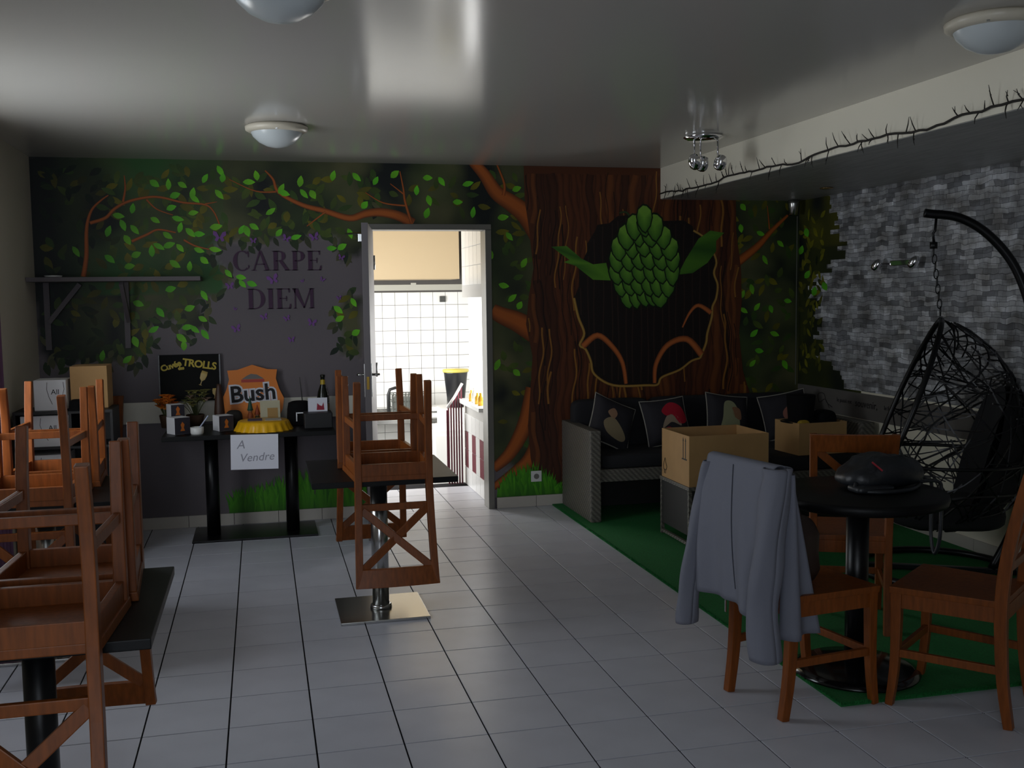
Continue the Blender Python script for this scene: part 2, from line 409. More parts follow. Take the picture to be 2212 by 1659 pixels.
def bgcol(x, z):
    m = 0
    for poly in (FOLL, FOLR, FOLX, FOLD):
        d = edge_dist(x, z, poly)
        d = d if inside(x, z, poly) else -d
        m = max(m, min(1, max(0, .5+(d+.03*nz(x, z, 14, 3))/.05)))
    if m <= 0: return mix(GREY, lin((96, 91, 96)), .5+.5*nz(x, z, 1.5, 9))
    n1 = .5+.9*nz(x, z, 3.2, 1)+.35*nz(x, z, 9, 2); n2 = .5+1.0*nz(x, z, 2.1, 5)
    f = mix(DK, DG, n1*1.1); f = mix(f, OL, n2*n1)
    if x < .25 and z > 1.6: f = mix(f, MG, (n2-.2)*1.1)
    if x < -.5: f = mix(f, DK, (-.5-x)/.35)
    return mix(GREY, f, m)
GS = .022
def bg_patch(x0, x1, z0, z1):
    nx = max(2, int((x1-x0)/GS)); nzv = max(2, int((z1-z0)/GS)); b = MB(); y = YB-.0006
    pts = [(x0+(x1-x0)*i/nx, z0+(z1-z0)*j/nzv) for j in range(nzv+1) for i in range(nx+1)]
    b.add([(x, y, z) for x, z in pts], [(j*(nx+1)+i, j*(nx+1)+i+1, (j+1)*(nx+1)+i+1, (j+1)*(nx+1)+i) for j in range(nzv) for i in range(nx)], [bgcol(x, z) for x, z in pts])
    o = b.build('painted_forest_ground', M_paint, wall_back, fix=False); return o
bg_patch(XL, DX0-.03, .08, ZC); bg_patch(DX1+.03, XR, .08, ZC); bg_patch(DX0-.03, DX1+.03, DH+.03, ZC)
def leaf(b, x, z, ang, L, wd, col, y=None, curve=.12):
    if y is None: y = nxt()
    ca, sa = math.cos(ang), math.sin(ang); pr = ((-.5, 0), (-.32, .34), (-.08, .5), (.18, .40), (.36, .2), (.5, 0), (.36, -.2), (.18, -.40), (-.08, -.5), (-.32, -.34))
    vs = []
    for u, v in pr:
        p, q = u*L, v*wd+curve*L*(u*u-.12); vs.append((x+p*ca-q*sa, y, z+p*sa+q*ca))
    b.add(vs, [tuple(range(10))], [mix(col, lin((20, 60, 14)), .35*(.5-u)) for u, v in pr])
def in_door(x, z, m=.02): return DX0-.06-m < x < DX1+.06+m and z < DH+.06+m
# dark fringe leaves around the foliage outline
b = MB(); y = layer(); rnd = random.Random(3)
for poly in (FOLL, FOLD):
    n = len(poly)
    for i in range(n):
        (ax, az), (bx, bz) = poly[i], poly[(i+1) % n]; L = math.hypot(bx-ax, bz-az)
        for k in range(int(L/.03)):
            t = rnd.random(); x = ax+(bx-ax)*t+rnd.uniform(-.045, .045); z = az+(bz-az)*t+rnd.uniform(-.05, .04)
            if z > ZC-.04 or x < XL+.03 or in_door(x, z, .04): continue
            leaf(b, x, z, rnd.uniform(-2.6, -.6), rnd.uniform(.06, .11), rnd.uniform(.03, .05), mix(DK, rnd.choice((DG, OL)), rnd.random()))
b.build('painted_shadow_leaves', M_paint, wall_back, fix=False)
# olive mid-tone leaves
b = MB(); y = layer()
for poly, cnt in ((FOLL, 520), (FOLR, 260), (FOLX, 130), (FOLD, 20)):
    xs = [p[0] for p in poly]; zs = [p[1] for p in poly]; k = 0
    while k < cnt:
        x = rnd.uniform(min(xs), max(xs)); z = rnd.uniform(min(zs), max(zs)); k += 1
        if not inside(x, z, poly) or z > ZC-.06 or z < .3 or in_door(x, z, .05) or x > XR-.05 or x < XL+.06: continue
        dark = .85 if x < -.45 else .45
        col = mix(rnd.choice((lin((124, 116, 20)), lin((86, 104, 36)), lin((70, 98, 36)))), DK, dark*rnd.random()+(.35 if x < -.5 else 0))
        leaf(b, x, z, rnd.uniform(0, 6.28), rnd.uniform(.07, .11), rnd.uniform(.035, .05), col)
b.build('painted_olive_leaves', M_paint, wall_back, fix=False)
# branches
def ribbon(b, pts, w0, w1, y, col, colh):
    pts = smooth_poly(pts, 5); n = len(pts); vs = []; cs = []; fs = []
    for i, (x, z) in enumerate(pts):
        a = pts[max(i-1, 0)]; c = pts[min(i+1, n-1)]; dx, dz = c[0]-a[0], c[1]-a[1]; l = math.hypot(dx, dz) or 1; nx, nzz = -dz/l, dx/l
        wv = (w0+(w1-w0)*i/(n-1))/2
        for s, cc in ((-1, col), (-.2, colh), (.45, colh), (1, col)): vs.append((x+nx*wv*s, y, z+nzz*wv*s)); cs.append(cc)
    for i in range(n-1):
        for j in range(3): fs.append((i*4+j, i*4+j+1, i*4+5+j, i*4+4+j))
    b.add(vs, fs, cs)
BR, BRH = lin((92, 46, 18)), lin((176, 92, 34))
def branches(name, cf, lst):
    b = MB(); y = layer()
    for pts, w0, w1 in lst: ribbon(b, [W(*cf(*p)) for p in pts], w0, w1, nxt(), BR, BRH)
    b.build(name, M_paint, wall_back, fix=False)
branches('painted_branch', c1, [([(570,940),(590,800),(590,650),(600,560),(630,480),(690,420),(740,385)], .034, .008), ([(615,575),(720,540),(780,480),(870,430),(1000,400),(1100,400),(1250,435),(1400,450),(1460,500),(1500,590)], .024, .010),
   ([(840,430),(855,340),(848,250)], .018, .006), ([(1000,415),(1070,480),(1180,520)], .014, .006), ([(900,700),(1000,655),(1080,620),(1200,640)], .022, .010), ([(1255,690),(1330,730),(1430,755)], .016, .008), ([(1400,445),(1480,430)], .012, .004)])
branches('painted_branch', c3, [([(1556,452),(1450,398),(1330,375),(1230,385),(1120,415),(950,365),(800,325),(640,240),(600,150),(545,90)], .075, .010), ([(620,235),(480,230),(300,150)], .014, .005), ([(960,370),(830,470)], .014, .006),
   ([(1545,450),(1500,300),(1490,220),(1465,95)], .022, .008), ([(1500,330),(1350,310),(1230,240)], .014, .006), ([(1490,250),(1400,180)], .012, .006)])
# bright leaves at their painted spots
BL1 = [(1400,270,60),(1505,220,-60),(1520,265,80),(1245,315,-30),(1055,305,-35),(1150,310,90),(1195,385,20),(1315,370,75),(1330,410,-40),(1497,380,-50),(1750,250,100),(1700,295,0),(2050,290,80),(1920,340,60),(1940,370,-20),(2075,375,-50),(2135,380,-60),(1848,495,35),(905,475,80),(1320,505,10),(1170,470,20),(810,525,-10),(840,590,-70),(740,630,70),(920,620,-50),(1060,555,-30),(1215,545,-15),(1230,605,75),(1300,640,-45),(1360,650,0),(1145,660,-35),(1085,735,-30),(1155,725,20),(1230,745,-50),(1360,760,-20),(1470,755,-10),(930,790,25),(1037,765,90),(870,690,-60),(1395,830,-40),(1195,855,-35),(1295,870,85),(885,870,10),(750,820,-40),(520,770,-60),(1475,600,10),(1650,620,60),(1685,630,-70),(1735,600,-30),(1905,640,50),(2020,670,15),(1560,920,-50),(1645,945,-10),(1655,990,-50),(1720,990,-20),(1165,1025,15),(1395,1070,-60),(945,1125,-20),(1095,1185,-55),(1295,1155,20),(1385,1230,-30),(1280,1285,10),(1330,1300,-40),(1400,1335,-55),(1240,1360,-40),(1255,1410,90),(925,1385,-70),(1050,1300,30),(700,1480,80),(870,1505,40)]
BL3 = [(1010,125,75),(1170,135,-45),(1300,160,60),(1430,115,40),(1580,225,85),(1655,140,0),(1750,165,-55),(1930,180,15),(1665,295,-75),(1225,325,50),(1650,380,70),(1860,305,0),(1965,375,80),(1125,520,-70),(1000,620,0),(1070,610,30),(1150,990,-60),(1045,1040,-40),(1055,1100,30),(1165,1195,30),(2085,660,-60),(2175,875,-10),(2130,1420,60),(2170,410,10)]
BL5 = [(145,410,0),(190,540,-50),(60,660,-70),(290,720,60),(150,875,-20),(210,960,40),(260,1010,60),(110,1410,65),(240,1470,-40),(240,215,20),(1785,340,-50),(1770,485,-80),(1905,520,-20),(2040,590,-40),(1935,700,-60),(1845,900,-75),(1780,935,60),(2090,980,-10),(1880,1020,50),(1975,1035,-70),(1790,1045,-30),(1860,1200,40),(2000,1205,-20),(1895,1320,-10),(1850,1405,45),(2070,1415,-60)]
b = MB(); y = layer(); y2 = y
for cf, lst, lum in ((c1, BL1, 1), (c3, BL3, 1), (c5, BL5, .8)):
    for u, v, a in lst:
        x, z = W(*cf(u, v)); g = lin((104, 222, 40)); k = lum
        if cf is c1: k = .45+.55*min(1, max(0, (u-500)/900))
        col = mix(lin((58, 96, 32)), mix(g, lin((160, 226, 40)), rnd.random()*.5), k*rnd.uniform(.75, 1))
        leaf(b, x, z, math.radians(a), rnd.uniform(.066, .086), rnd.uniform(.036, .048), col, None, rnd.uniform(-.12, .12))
b.build('painted_bright_leaves', M_paint, wall_back, fix=False)
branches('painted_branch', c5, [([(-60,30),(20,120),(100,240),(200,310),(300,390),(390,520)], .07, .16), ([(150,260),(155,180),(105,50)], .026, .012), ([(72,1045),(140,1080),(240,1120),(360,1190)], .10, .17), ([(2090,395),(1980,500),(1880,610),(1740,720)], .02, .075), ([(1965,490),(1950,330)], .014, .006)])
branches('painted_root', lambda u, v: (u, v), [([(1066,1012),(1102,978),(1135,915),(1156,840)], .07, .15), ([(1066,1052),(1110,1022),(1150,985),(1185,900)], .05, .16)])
# trunk with bark strands
TRL = [(1131,355),(1133,430),(1143,500),(1152,580),(1142,640),(1136,700),(1150,770),(1145,850),(1140,920),(1146,990),(1158,1040),(1190,1075),(1215,1090)]
TRR = [(1588,355),(1590,500),(1600,580),(1602,650),(1596,720),(1604,800),(1625,870),(1660,960),(1680,1090)]
trunk = [W(*p) for p in TRL+TRR[::-1]]; trunk = [(x, min(ZC-.001, max(.082, z))) for x, z in trunk]
b = MB(); y = layer()
import mathutils
tri = mathutils.geometry.tessellate_polygon([[Vector((x, z, 0)) for x, z in trunk]])
b.add([(x, y, z) for x, z in trunk], [t for t in tri], lin((84, 44, 22)))
b.build('painted_trunk', M_paint, wall_back, fix=False)
b = MB(); layer()
tx0, tx1 = W(1100, 700)[0], W(1690, 700)[0]
def strip(x, w0, c, h, z0=.09, z1=ZC-.004, amp=.02):
    run = []; n = int((z1-z0)/.05); ph = rnd.uniform(0, 6.28)
    def flush():
        if len(run) > 2: ribbon(b, run[:], w0*rnd.uniform(.7, 1), w0*rnd.uniform(.7, 1), nxt(), c, h)
        run.clear()
    for s in range(n+1):
        z = z0+(z1-z0)*s/n; xx = x+amp*math.sin(z*6.5+x*5)+.008*math.sin(z*21+ph)
        if inside(xx, z, trunk) and edge_dist(xx, z, trunk) > w0*.45: run.append((xx, z))
        else: flush()
    flush()
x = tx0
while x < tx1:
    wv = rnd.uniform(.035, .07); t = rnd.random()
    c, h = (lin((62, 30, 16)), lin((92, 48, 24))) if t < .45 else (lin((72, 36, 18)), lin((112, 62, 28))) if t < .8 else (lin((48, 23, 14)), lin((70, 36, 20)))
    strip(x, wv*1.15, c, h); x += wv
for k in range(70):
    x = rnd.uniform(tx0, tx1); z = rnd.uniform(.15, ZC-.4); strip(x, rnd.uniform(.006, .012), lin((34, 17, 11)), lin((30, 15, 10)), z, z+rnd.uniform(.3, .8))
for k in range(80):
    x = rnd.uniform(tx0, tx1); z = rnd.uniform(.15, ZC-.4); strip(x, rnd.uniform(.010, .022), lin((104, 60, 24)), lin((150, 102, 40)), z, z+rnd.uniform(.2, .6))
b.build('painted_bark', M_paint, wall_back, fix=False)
# dark hollow with its broken edge; the figure is not part of the build
HOL = [(775,500),(790,460),(870,450),(930,400),(1000,395),(1050,440),(1200,435),(1380,430),(1440,470),(1445,500),(1530,560),(1600,700),(1585,790),(1610,870),(1600,960),(1575,1020),(1570,1090),(1540,1200),(1530,1270),(1490,1370),(1430,1390),(1350,1450),(1230,1500),(1200,1550),(1120,1555),(900,1555),(770,1480),(745,1390),(710,1310),(670,1280),(700,1200),(660,1090),(630,960),(665,880),(665,760),(720,640),(720,590)]
hol = [W(*c5(*p)) for p in HOL]
b = MB(); y = layer(); tri = mathutils.geometry.tessellate_polygon([[Vector((x, z, 0)) for x, z in hol]])
b.add([(x, y, z) for x, z in hol], list(tri), lin((27, 19, 17)))
b.build('painted_hollow', M_paint, wall_back, fix=False)
b = MB(); y = layer()
x = min(p[0] for p in hol)+.05
while x < max(p[0] for p in hol)-.05:
    run = []
    for s in range(60):
        z = min(p[1] for p in hol)+(max(p[1] for p in hol)-min(p[1] for p in hol))*s/59
        if inside(x, z, hol) and edge_dist(x, z, hol) > .015: run.append((x+.004*math.sin(z*9+x*30), z))
        elif run:
            if len(run) > 3: ribbon(b, run[::3]+[run[-1]], .010, .008, nxt(), lin((40, 27, 22)), lin((54, 37, 29)))
            run = []
    if len(run) > 3: ribbon(b, run[::3]+[run[-1]], .010, .008, nxt(), lin((40, 27, 22)), lin((54, 37, 29)))
    x += rnd.uniform(.045, .075)
b.build('painted_hollow_boards', M_paint, wall_back, fix=False)
b = MB(); y = layer()
for seq in (HOL[19:33], HOL[9:20]):
    ribbon(b, [W(*c5(*p)) for p in seq], .018, .022, nxt(), lin((96, 68, 26)), lin((176, 138, 66)))
b.build('painted_broken_edge', M_paint, wall_back, fix=False)
b = MB(); layer()
for pts, w0, w1 in (([(690,1290),(790,1215),(890,1290),(960,1400),(985,1545)], .05, .03), ([(1500,1345),(1400,1240),(1270,1280),(1190,1410),(1180,1540)], .055, .03), ([(1565,1060),(1480,1010),(1420,1060),(1370,1160)], .04, .012)):
    ribbon(b, [W(*c5(*p)) for p in pts], w0, w1, nxt(), lin((104, 50, 22)), lin((190, 104, 50)))
b.build('painted_roots', M_paint, wall_back, fix=False)
# a plain green hop cone with leaves hangs in the hollow
HL = [[(475,610),(580,605),(680,690),(760,730),(850,720),(880,840),(760,835),(640,740),(560,715),(600,700)], [(1655,515),(1600,570),(1600,640),(1540,720),(1440,790),(1340,800),(1390,700),(1440,620),(1480,555),(1560,500)]]
b = MB(); y = layer()
for pl in HL:
    p2 = [W(*c5(*p)) for p in pl]; tri = mathutils.geometry.tessellate_polygon([[Vector((x, z, 0)) for x, z in p2]])
    b.add([(x, y, z) for x, z in p2], list(tri), [mix(lin((40, 86, 26)), lin((92, 146, 40)), rnd.random()) for q in p2])
ribbon(b, [W(*c5(*p)) for p in ((940,380),(985,375),(1020,420),(1040,480))], .012, .02, y-.00003, lin((30, 46, 24)), lin((50, 74, 36)))
b.build('painted_hop_leaves', M_paint, wall_back, fix=False)
b = MB(); y = layer()
rows = [(930,5,.16),(850,6,.22),(765,6,.26),(680,6,.265),(600,5,.24),(525,4,.19),(460,3,.12),(420,1,.03)]
for v, n, wd in rows:
    cx, cz = W(*c5(1110, v))
    for k in range(n):
        t = (k+.5)/n-.5+rnd.uniform(-.02, .02); x = cx+t*2*wd; zz = cz-.05*abs(t)*2*.6
        sw = .060+.016*rnd.random(); sh = .088+.02*rnd.random()
        o = [(-1,.15),(-.8,.7),(-.2,1),(.3,.95),(.85,.65),(1,.1),(.75,-.5),(.15,-1),(-.3,-.85),(-.8,-.4)]
        b.add([(x+p*sw*1.08, y, zz+q*sh*1.05) for p, q in o], [tuple(range(10))], lin((14, 34, 12)))
        b.add([(x, y-.00002, zz+.01)]+[(x+p*sw*.92, y-.00002, zz+q*sh*.92) for p, q in o], [(0, i+1, (i+1) % 10+1) for i in range(10)], [lin((112, 168, 56))]+[lin((62, 112, 34)) if q < .3 else lin((122, 172, 62)) for p, q in o])
        YC[0] = y = y-.00004
b.build('painted_hop_cone', M_paint, wall_back, fix=False)
# grass tufts
b = MB(); y = layer()
for x0, x1, zt, n, cc in ((.22, 1.16, .33, 420, None), (DX1+.07, 2.62, .30, 240, 'tuft')):
    for k in range(n):
        x = rnd.uniform(x0, x1); e = 1
        if cc: e = max(.35, 1-abs((x-2.34)/.26)**2*.8)
        else: e = min(1, .55+(x-x0)*.9)
        h = (zt-.085)*e*rnd.uniform(.55, 1.25); lean = rnd.uniform(-.05, .05)
        if in_door(x+lean, .2, -.0): continue
        g = mix(lin((48, 122, 20)), lin((86, 168, 26)), rnd.random())
        b.add([(x-.012, y, .083), (x+.012, y, .083), (x+lean*.4+.008, y, .083+h*.6), (x+lean, y, .083+h), (x+lean*.4-.008, y, .083+h*.6)], [(0, 1, 2, 3, 4)], [mix(g, DK, .45)]*2+[g]*3); y = nxt()
b.build('painted_grass', M_paint, wall_back, fix=False)
# butterflies
b = MB(); y = layer()
for u, v, s in ((235,545,34),(465,570,18),(690,555,22),(880,545,26),(1065,685,18),(600,835,30),(305,880,22),(800,845,10),(935,835,14),(1050,960,14),(540,1090,20),(695,1100,18),(865,1130,24),(350,1170,24),(725,1245,18),(340,1035,10)):
    x, z = W(*c3(u, v)); s *= .0011; a = rnd.uniform(-.5, .5)
    for sd in (-1, 1):
        o = [(0, -.1), (.5*sd, .9), (1.1*sd, 1.1), (1.15*sd, .4), (.6*sd, 0), (.85*sd, -.6), (.4*sd, -.8)]
        b.add([(x+(p*math.cos(a)-q*math.sin(a))*s, y, z+(p*math.sin(a)+q*math.cos(a))*s) for p, q in o], [tuple(range(7))], lin((124, 78, 150)))
b.build('painted_butterflies', M_paint, wall_back, fix=False)
# lettering CARPE DIEM, serif capitals drawn from strokes (unit height 1)
def letters(b, ch, x, z, h, y, col):
    def q(*pts): b.add([(x+p*h, y, z+r*h) for p, r in pts], [tuple(range(len(pts)))], col)
    def stem(cx, w=.19, z0=0, z1=1, s0=True, s1=True):
        q((cx-w/2, z0), (cx+w/2, z0), (cx+w/2, z1), (cx-w/2, z1))
        for on, zz, d in ((s0, z0, .035), (s1, z1, -.035)):
            if on: q((cx-w/2-.07, zz), (cx+w/2+.07, zz), (cx+w/2+.05, zz+d), (cx-w/2-.05, zz+d))
    def arc(cx, cz, rx, rz, a0, a1, tmax, tmin, n=20):
        for i in range(n):
            e = []
            for a in (a0+(a1-a0)*i/n, a0+(a1-a0)*(i+1)/n):
                c, s = math.cos(a), math.sin(a); tx = tmin+(tmax*1.2-tmin)*abs(c)
                e.append(((cx+c*rx, cz+s*rz), (cx+c*(rx-tx), cz+s*(rz-tmin*1.0-(tmax-tmin)*.12))))
            q(e[0][0], e[1][0], e[1][1], e[0][1])
    r = math.radians
    if ch == 'C':
        arc(.45, .5, .43, .52, r(48), r(312), .16, .045); q((.70, .99), (.755, .99), (.765, .68), (.73, .68)); q((.72, .30), (.755, .28), (.80, .18), (.73, .10)); return .86
    if ch == 'A':
        q((.40, 1.02), (.50, 1.02), (.86, 0), (.68, 0)); q((.40, 1.02), (.46, .92), (.15, 0), (.09, 0)); q((.22, .30), (.66, .30), (.64, .35), (.24, .35))
        q((.0, 0), (.27, 0), (.25, .035), (.02, .035)); q((.58, 0), (.96, 0), (.94, .035), (.6, .035)); return .97
    if ch in 'RP':
        stem(.20); arc(.36, .735, .31, .265, r(-90), r(90), .15, .04); q((.2, .96), (.38, .96), (.38, 1.0), (.2, 1.0)); q((.2, .47), (.38, .47), (.38, .51), (.2, .51))
        if ch == 'R': q((.36, .48), (.52, .50), (.86, 0), (.66, 0)); q((.62, 0), (.93, 0), (.91, .035), (.64, .035)); return .92
        return .74
    if ch == 'E':
        stem(.20); q((.2, .96), (.68, .96), (.68, 1), (.2, 1)); q((.2, 0), (.72, 0), (.72, .04), (.2, .04)); q((.2, .49), (.52, .49), (.52, .53), (.2, .53))
        q((.64, .80), (.68, .80), (.68, 1), (.60, 1)); q((.68, .24), (.74, .24), (.72, 0), (.62, 0)); q((.50, .38), (.54, .38), (.54, .64), (.50, .64)); return .80
    if ch == 'D':
        stem(.20); arc(.36, .5, .50, .5, r(-90), r(90), .16, .04, 24); q((.2, .96), (.38, .96), (.38, 1), (.2, 1)); q((.2, 0), (.38, 0), (.38, .04), (.2, .04)); return .94
    if ch == 'I': stem(.18); return .40
    if ch == 'M':
        stem(.13, .05, s1=False); stem(.92, .15); q((.0, 1), (.26, 1), (.60, .02), (.53, .02)); q((.50, .02), (.56, .02), (.90, 1), (.85, 1)); q((.0, 1), (.2, 1), (.2, .965), (.03, .965)); return 1.12
b = MB(); y = layer(); VIO = lin((66, 38, 66))
for word, px0, pz0, px1, h in (('CARPE', 503, 585, 697, .133), ('DIEM', 533, 668, 683, .138)):
    x0, z0 = W(px0, pz0); x1, z1 = W(px1, pz0); adv = []
    for ch in word: adv.append(letters(MB(), ch, 0, 0, 1, 0, VIO))
    k = (x1-x0)/(sum(adv)*h); xx = x0
    for i, ch in enumerate(word):
        t = MB(); letters(t, ch, 0, 0, h, 0, VIO)
        zz = z0+(z1-z0)*0
        b.add([(xx+p[0]*k, y, zz+p[2]) for p in t.v], t.f, VIO); xx += adv[i]*h*k
b.build('painted_lettering', M_paint, wall_back, fix=False)
# white dado panel behind the display table
b = MB(); b.box((-.62, YB-.016, .728), (1.10, YB-.004, .872)); b.build('dado_panel', M_dado, wall_back, bevel=.002)

# ------------------------------------------------------------------ right wall covering
M_stone = stone_mat()
def WR(px, py): p = onX(px, py, XR); return p.y, p.z
b = MB(); edge = []; z = .86; r2 = random.Random(5)
while z < ZS:
    base = YB-.30+.16*math.sin(z*5.2+.6)+.09*math.sin(z*13)
    edge.append((base-r2.uniform(0, .20), z)); z += .031
for (yy, z0) in edge:
    b.add([(XR-.003, yy, z0), (XR-.003, -4.2, z0), (XR-.003, -4.2, min(z0+.031, ZS)), (XR-.003, yy, min(z0+.031, ZS))], [(0, 1, 2, 3)])
b.build('stone_print_wallpaper', M_stone, wall_right, fix=False)
b = MB()
nxx, nzz = 34, 64
pts = [(YB-.88*i/nxx, .84+(ZS-.84)*j/nzz) for j in range(nzz+1) for i in range(nxx+1)]
def rcol(yv, z):
    n1 = .5+.9*nz(yv, z, 4, 8)
    return mix(DK, lin((92, 92, 26)), n1) if z > 1.9 else mix(DK, lin((70, 76, 24)), n1*.8)
b.add([(XR-.0012, yv, z) for yv, z in pts], [(j*(nxx+1)+i, j*(nxx+1)+i+1, (j+1)*(nxx+1)+i+1, (j+1)*(nxx+1)+i) for j in range(nzz) for i in range(nxx)], [rcol(*p) for p in pts])
b.build('painted_foliage_edge', M_paint, wall_right, fix=False)
b = MB(); cr = crop(1680, 400, 532/1765); yl = XR-.0036
for k in range(90):
    yv = r2.uniform(YB-.36, YB-.03); z = r2.uniform(.95, 2.2); yl -= .000003
    t = MB(); leaf(t, 0, 0, r2.uniform(0, 6.28), r2.uniform(.07, .11), r2.uniform(.03, .045), mix(DK, lin((130, 126, 24)), r2.random()), 0)
    b.add([(yl, yv-p[0], z+p[2]) for p in t.v], t.f, t.c)
for u, v, a in ((210,340,-70),(172,465,70),(215,640,50),(265,760,75),(340,725,-60),(50,1290,-40),(75,830,0)):
    yv, z = WR(*cr(u, v)); t = MB(); leaf(t, 0, 0, math.radians(a), .075, .05, lin((96, 190, 40)), 0); yl -= .000003
    b.add([(yl, yv-p[0]*1.6, z+p[2]) for p in t.v], t.f, t.c)
b.build('painted_edge_leaves', M_paint, wall_right, fix=False)
b = MB(); b.box((XR-.005, -4.2, .665), (XR-.001, YB-.01, .845)); band = b.build('grey_band', M_greyband, wall_right)
t = text_mesh('le passé est', .042, 'band_lettering', M_ink, band, align='LEFT'); t.location = (XR-.0062, 3.56, .772); t.rotation_euler = (PI/2, 0, -PI/2)
t = text_mesh('souvenir,', .074, 'band_lettering', M_ink, band, align='LEFT'); t.location = (XR-.0062, 3.32, .77); t.rotation_euler = (PI/2, 0, -PI/2)
t = text_mesh('le futur est', .042, 'band_lettering', M_ink, band, align='LEFT'); t.location = (XR-.0062, 2.97, .768); t.rotation_euler = (PI/2, 0, -PI/2)
b = MB(); sw = smooth_poly([(3.66, .70), (3.72, .76), (3.80, .73), (3.82, .79), (3.74, .80), (3.70, .74), (3.62, .71)], 5)
b.tube([(XR-.006, p, q) for p, q in sw], .0025, 5); b.build('band_scroll', M_ink, band)

# ------------------------------------------------------------------ doorway and door leaf
b = MB()
b.box((DX1, YB-.012, 0), (DX1+.045, YB+T, DH)); b.box((DX0-.045, YB-.012, 0), (DX0, YB+T, DH)); b.box((DX0-.045, YB-.0125, DH), (DX1+.045, YB+T, DH+.04))
struct(b.build('trim_1', M_frame, bevel=.003), 'grey metal door frame')
hx, hy = DX0+.012, YB-.02; ex, ey = 1.105, 3.32
ang = math.atan2(ey-hy, ex-hx); LW = math.hypot(ex-hx, ey-hy)
dl = D.objects.new('door_1', None); COL.objects.link(dl); dl.location = (hx, hy, 0); dl.rotation_euler = (0, 0, ang); struct(dl, 'grey door leaf standing open into the room')
b = MB(); b.box((0, -.02, .012), (LW, .02, 2.02)); b.build('door_panel', M_doorp, dl, bevel=.002)
b = MB(); b.box((LW+.0003, -.008, .98), (LW+.002, .008, 1.06)); b.build('lock_plate', mat('brass', (160, 130, 60), .35, metal=1), dl)
for sd in (-1, 1):
    b = MB(); b.box((LW-.075, sd*.0201, .93), (LW-.035, sd*.025, 1.14)); hp = b.build('handle_plate', M_steel, dl, bevel=.001)
    b = MB(); b.tube([(LW-.055, sd*.022, 1.07), (LW-.055, sd*.06, 1.07), (LW-.06, sd*.066, 1.07), (LW-.15, sd*.066, 1.065)], .008, 8); b.build('lever_handle', M_steel, hp, smooth=True)
for zz in (.25, 1.05, 1.8):
    b = MB(); b.tube([(0, .024, zz-.05), (0, .024, zz+.05)], .008, 8); b.build('hinge', M_steel, dl, smooth=True)
b = MB(); b.box((.05, -.07, 1.93), (.28, -.021, 1.985)); dc = b.build('door_closer', M_steel, dl, bevel=.004)
b = MB(); b.tube([(.2, -.05, 1.99), (.10, -.16, 1.995), (.04, -.05, 2.0)], .007, 6); b.build('closer_arm', M_steel, dc)

# ------------------------------------------------------------------ kitchen beyond
KX0, KX1, KY0, KY1, KZ, KC = .5, 2.9, YB+T, 8.95, -.72, 2.9
slab('kitchen_floor', [((KX0, 5.29, KZ-.1), (KX1, KY1, KZ)), ((KX0, 5.24, KZ), (2.08, 5.288, -.006))], M_wgrout, 'lower kitchen floor')
slab('kitchen_ceiling', [((KX0-.1, KY0, 2.55), (KX1+.1, KY1+.1, 2.65))], mat('kitchen_cream', (196, 180, 150), .7), 'cream kitchen ceiling')
kb = slab('wall_kitchen_back', [((KX0, KY1, KZ), (KX1+.1, KY1+.1, 2.55))], M_wgrout, 'white tiled kitchen back wall')
slab('wall_kitchen_left', [((KX0-.1, KY0, KZ), (KX0, 5.4, 2.55)), ((KX0-.1, 7.9, KZ), (KX0, KY1, 2.55)), ((KX0-.1, 5.4, KZ), (KX0, 7.9, .1)), ((KX0-.1, 5.4, 1.95), (KX0, 7.9, 2.55))], M_wall, 'kitchen left wall with wide window')
slab('wall_kitchen_right_far', [((KX1, 5.27, KZ), (KX1+.1, KY1, 2.55)), ((2.14, 5.16, KZ), (KX1+.1, 5.26, 2.55))], M_wtile, 'white far kitchen side wall')
HZ0, HZ1, HY0, HY1 = .70, 1.55, 4.42, 5.16
kr = slab('wall_kitchen_right', [((2.09, KY0, 0), (2.14, HY0, 2.55)), ((2.09, HY0, 0), (2.14, 5.26, HZ0-.02)), ((2.09, HY0, HZ1), (2.14, 5.26, 2.55))], mat('side_grout', (178, 176, 172), .8), 'tiled kitchen side wall with serving hatch')
b = MB(); b.box((2.04, HY0, HZ0-.02), (2.2, 5.26, HZ0+.012)); b.build('hatch_sill', M_white, kr, bevel=.003)
KT = .15; wtm = tile_mesh(KT-.004, KT-.004, .006, .0015); wtm.materials.append(M_wtile)
for i in range(9):
    for j in range(13):
        x, z = KX1-.075-i*KT, 1.62-.075-j*KT
        link('wall_tile', wtm, M_wtile, kb, (x, KY1-.006, z), (PI/2, 0, 0))
M_redtile = mat('wine_tile', (120, 60, 70), .25)
wtr = wtm.copy(); wtr.materials.clear(); wtr.materials.append(M_redtile)
for i in range(7):
    for j in range(16):
        yv, z = KY0+.03+.075+i*KT, .075+j*KT
        if yv > HY0-.08 and HZ0-.09 < z < HZ1+.05: continue
        if yv+.075 > 5.27: continue
        link('wall_tile', wtr if (j in (1, 2) and i % 2) else wtm, None, kr, (2.084, yv, z), (0, -PI/2, 0))
for i in range(4, 7):
    for j in range(14, 18):
        link('floor_tile', TM, M_tile, floor, ((i+.5)*TP, (j+.5)*TP, 0)) if (j+1)*TP < 5.29 and (i+1)*TP < 2.11 and not (j*TP < YB-.3) else None
b = MB(); b.box((DX0, YB+.002, -.004), (DX1+.04, 4.1985, -.0002)); b.build('door_sill', M_tile, floor)
hb = slab('kitchen_bulkhead', [((KX0+.05, 8.35, 1.76), (2.66, KY1-.008, 2.548))], mat('bulkhead_cream', (180, 162, 132), .7), 'cream plaster bulkhead over the kitchen sinks')
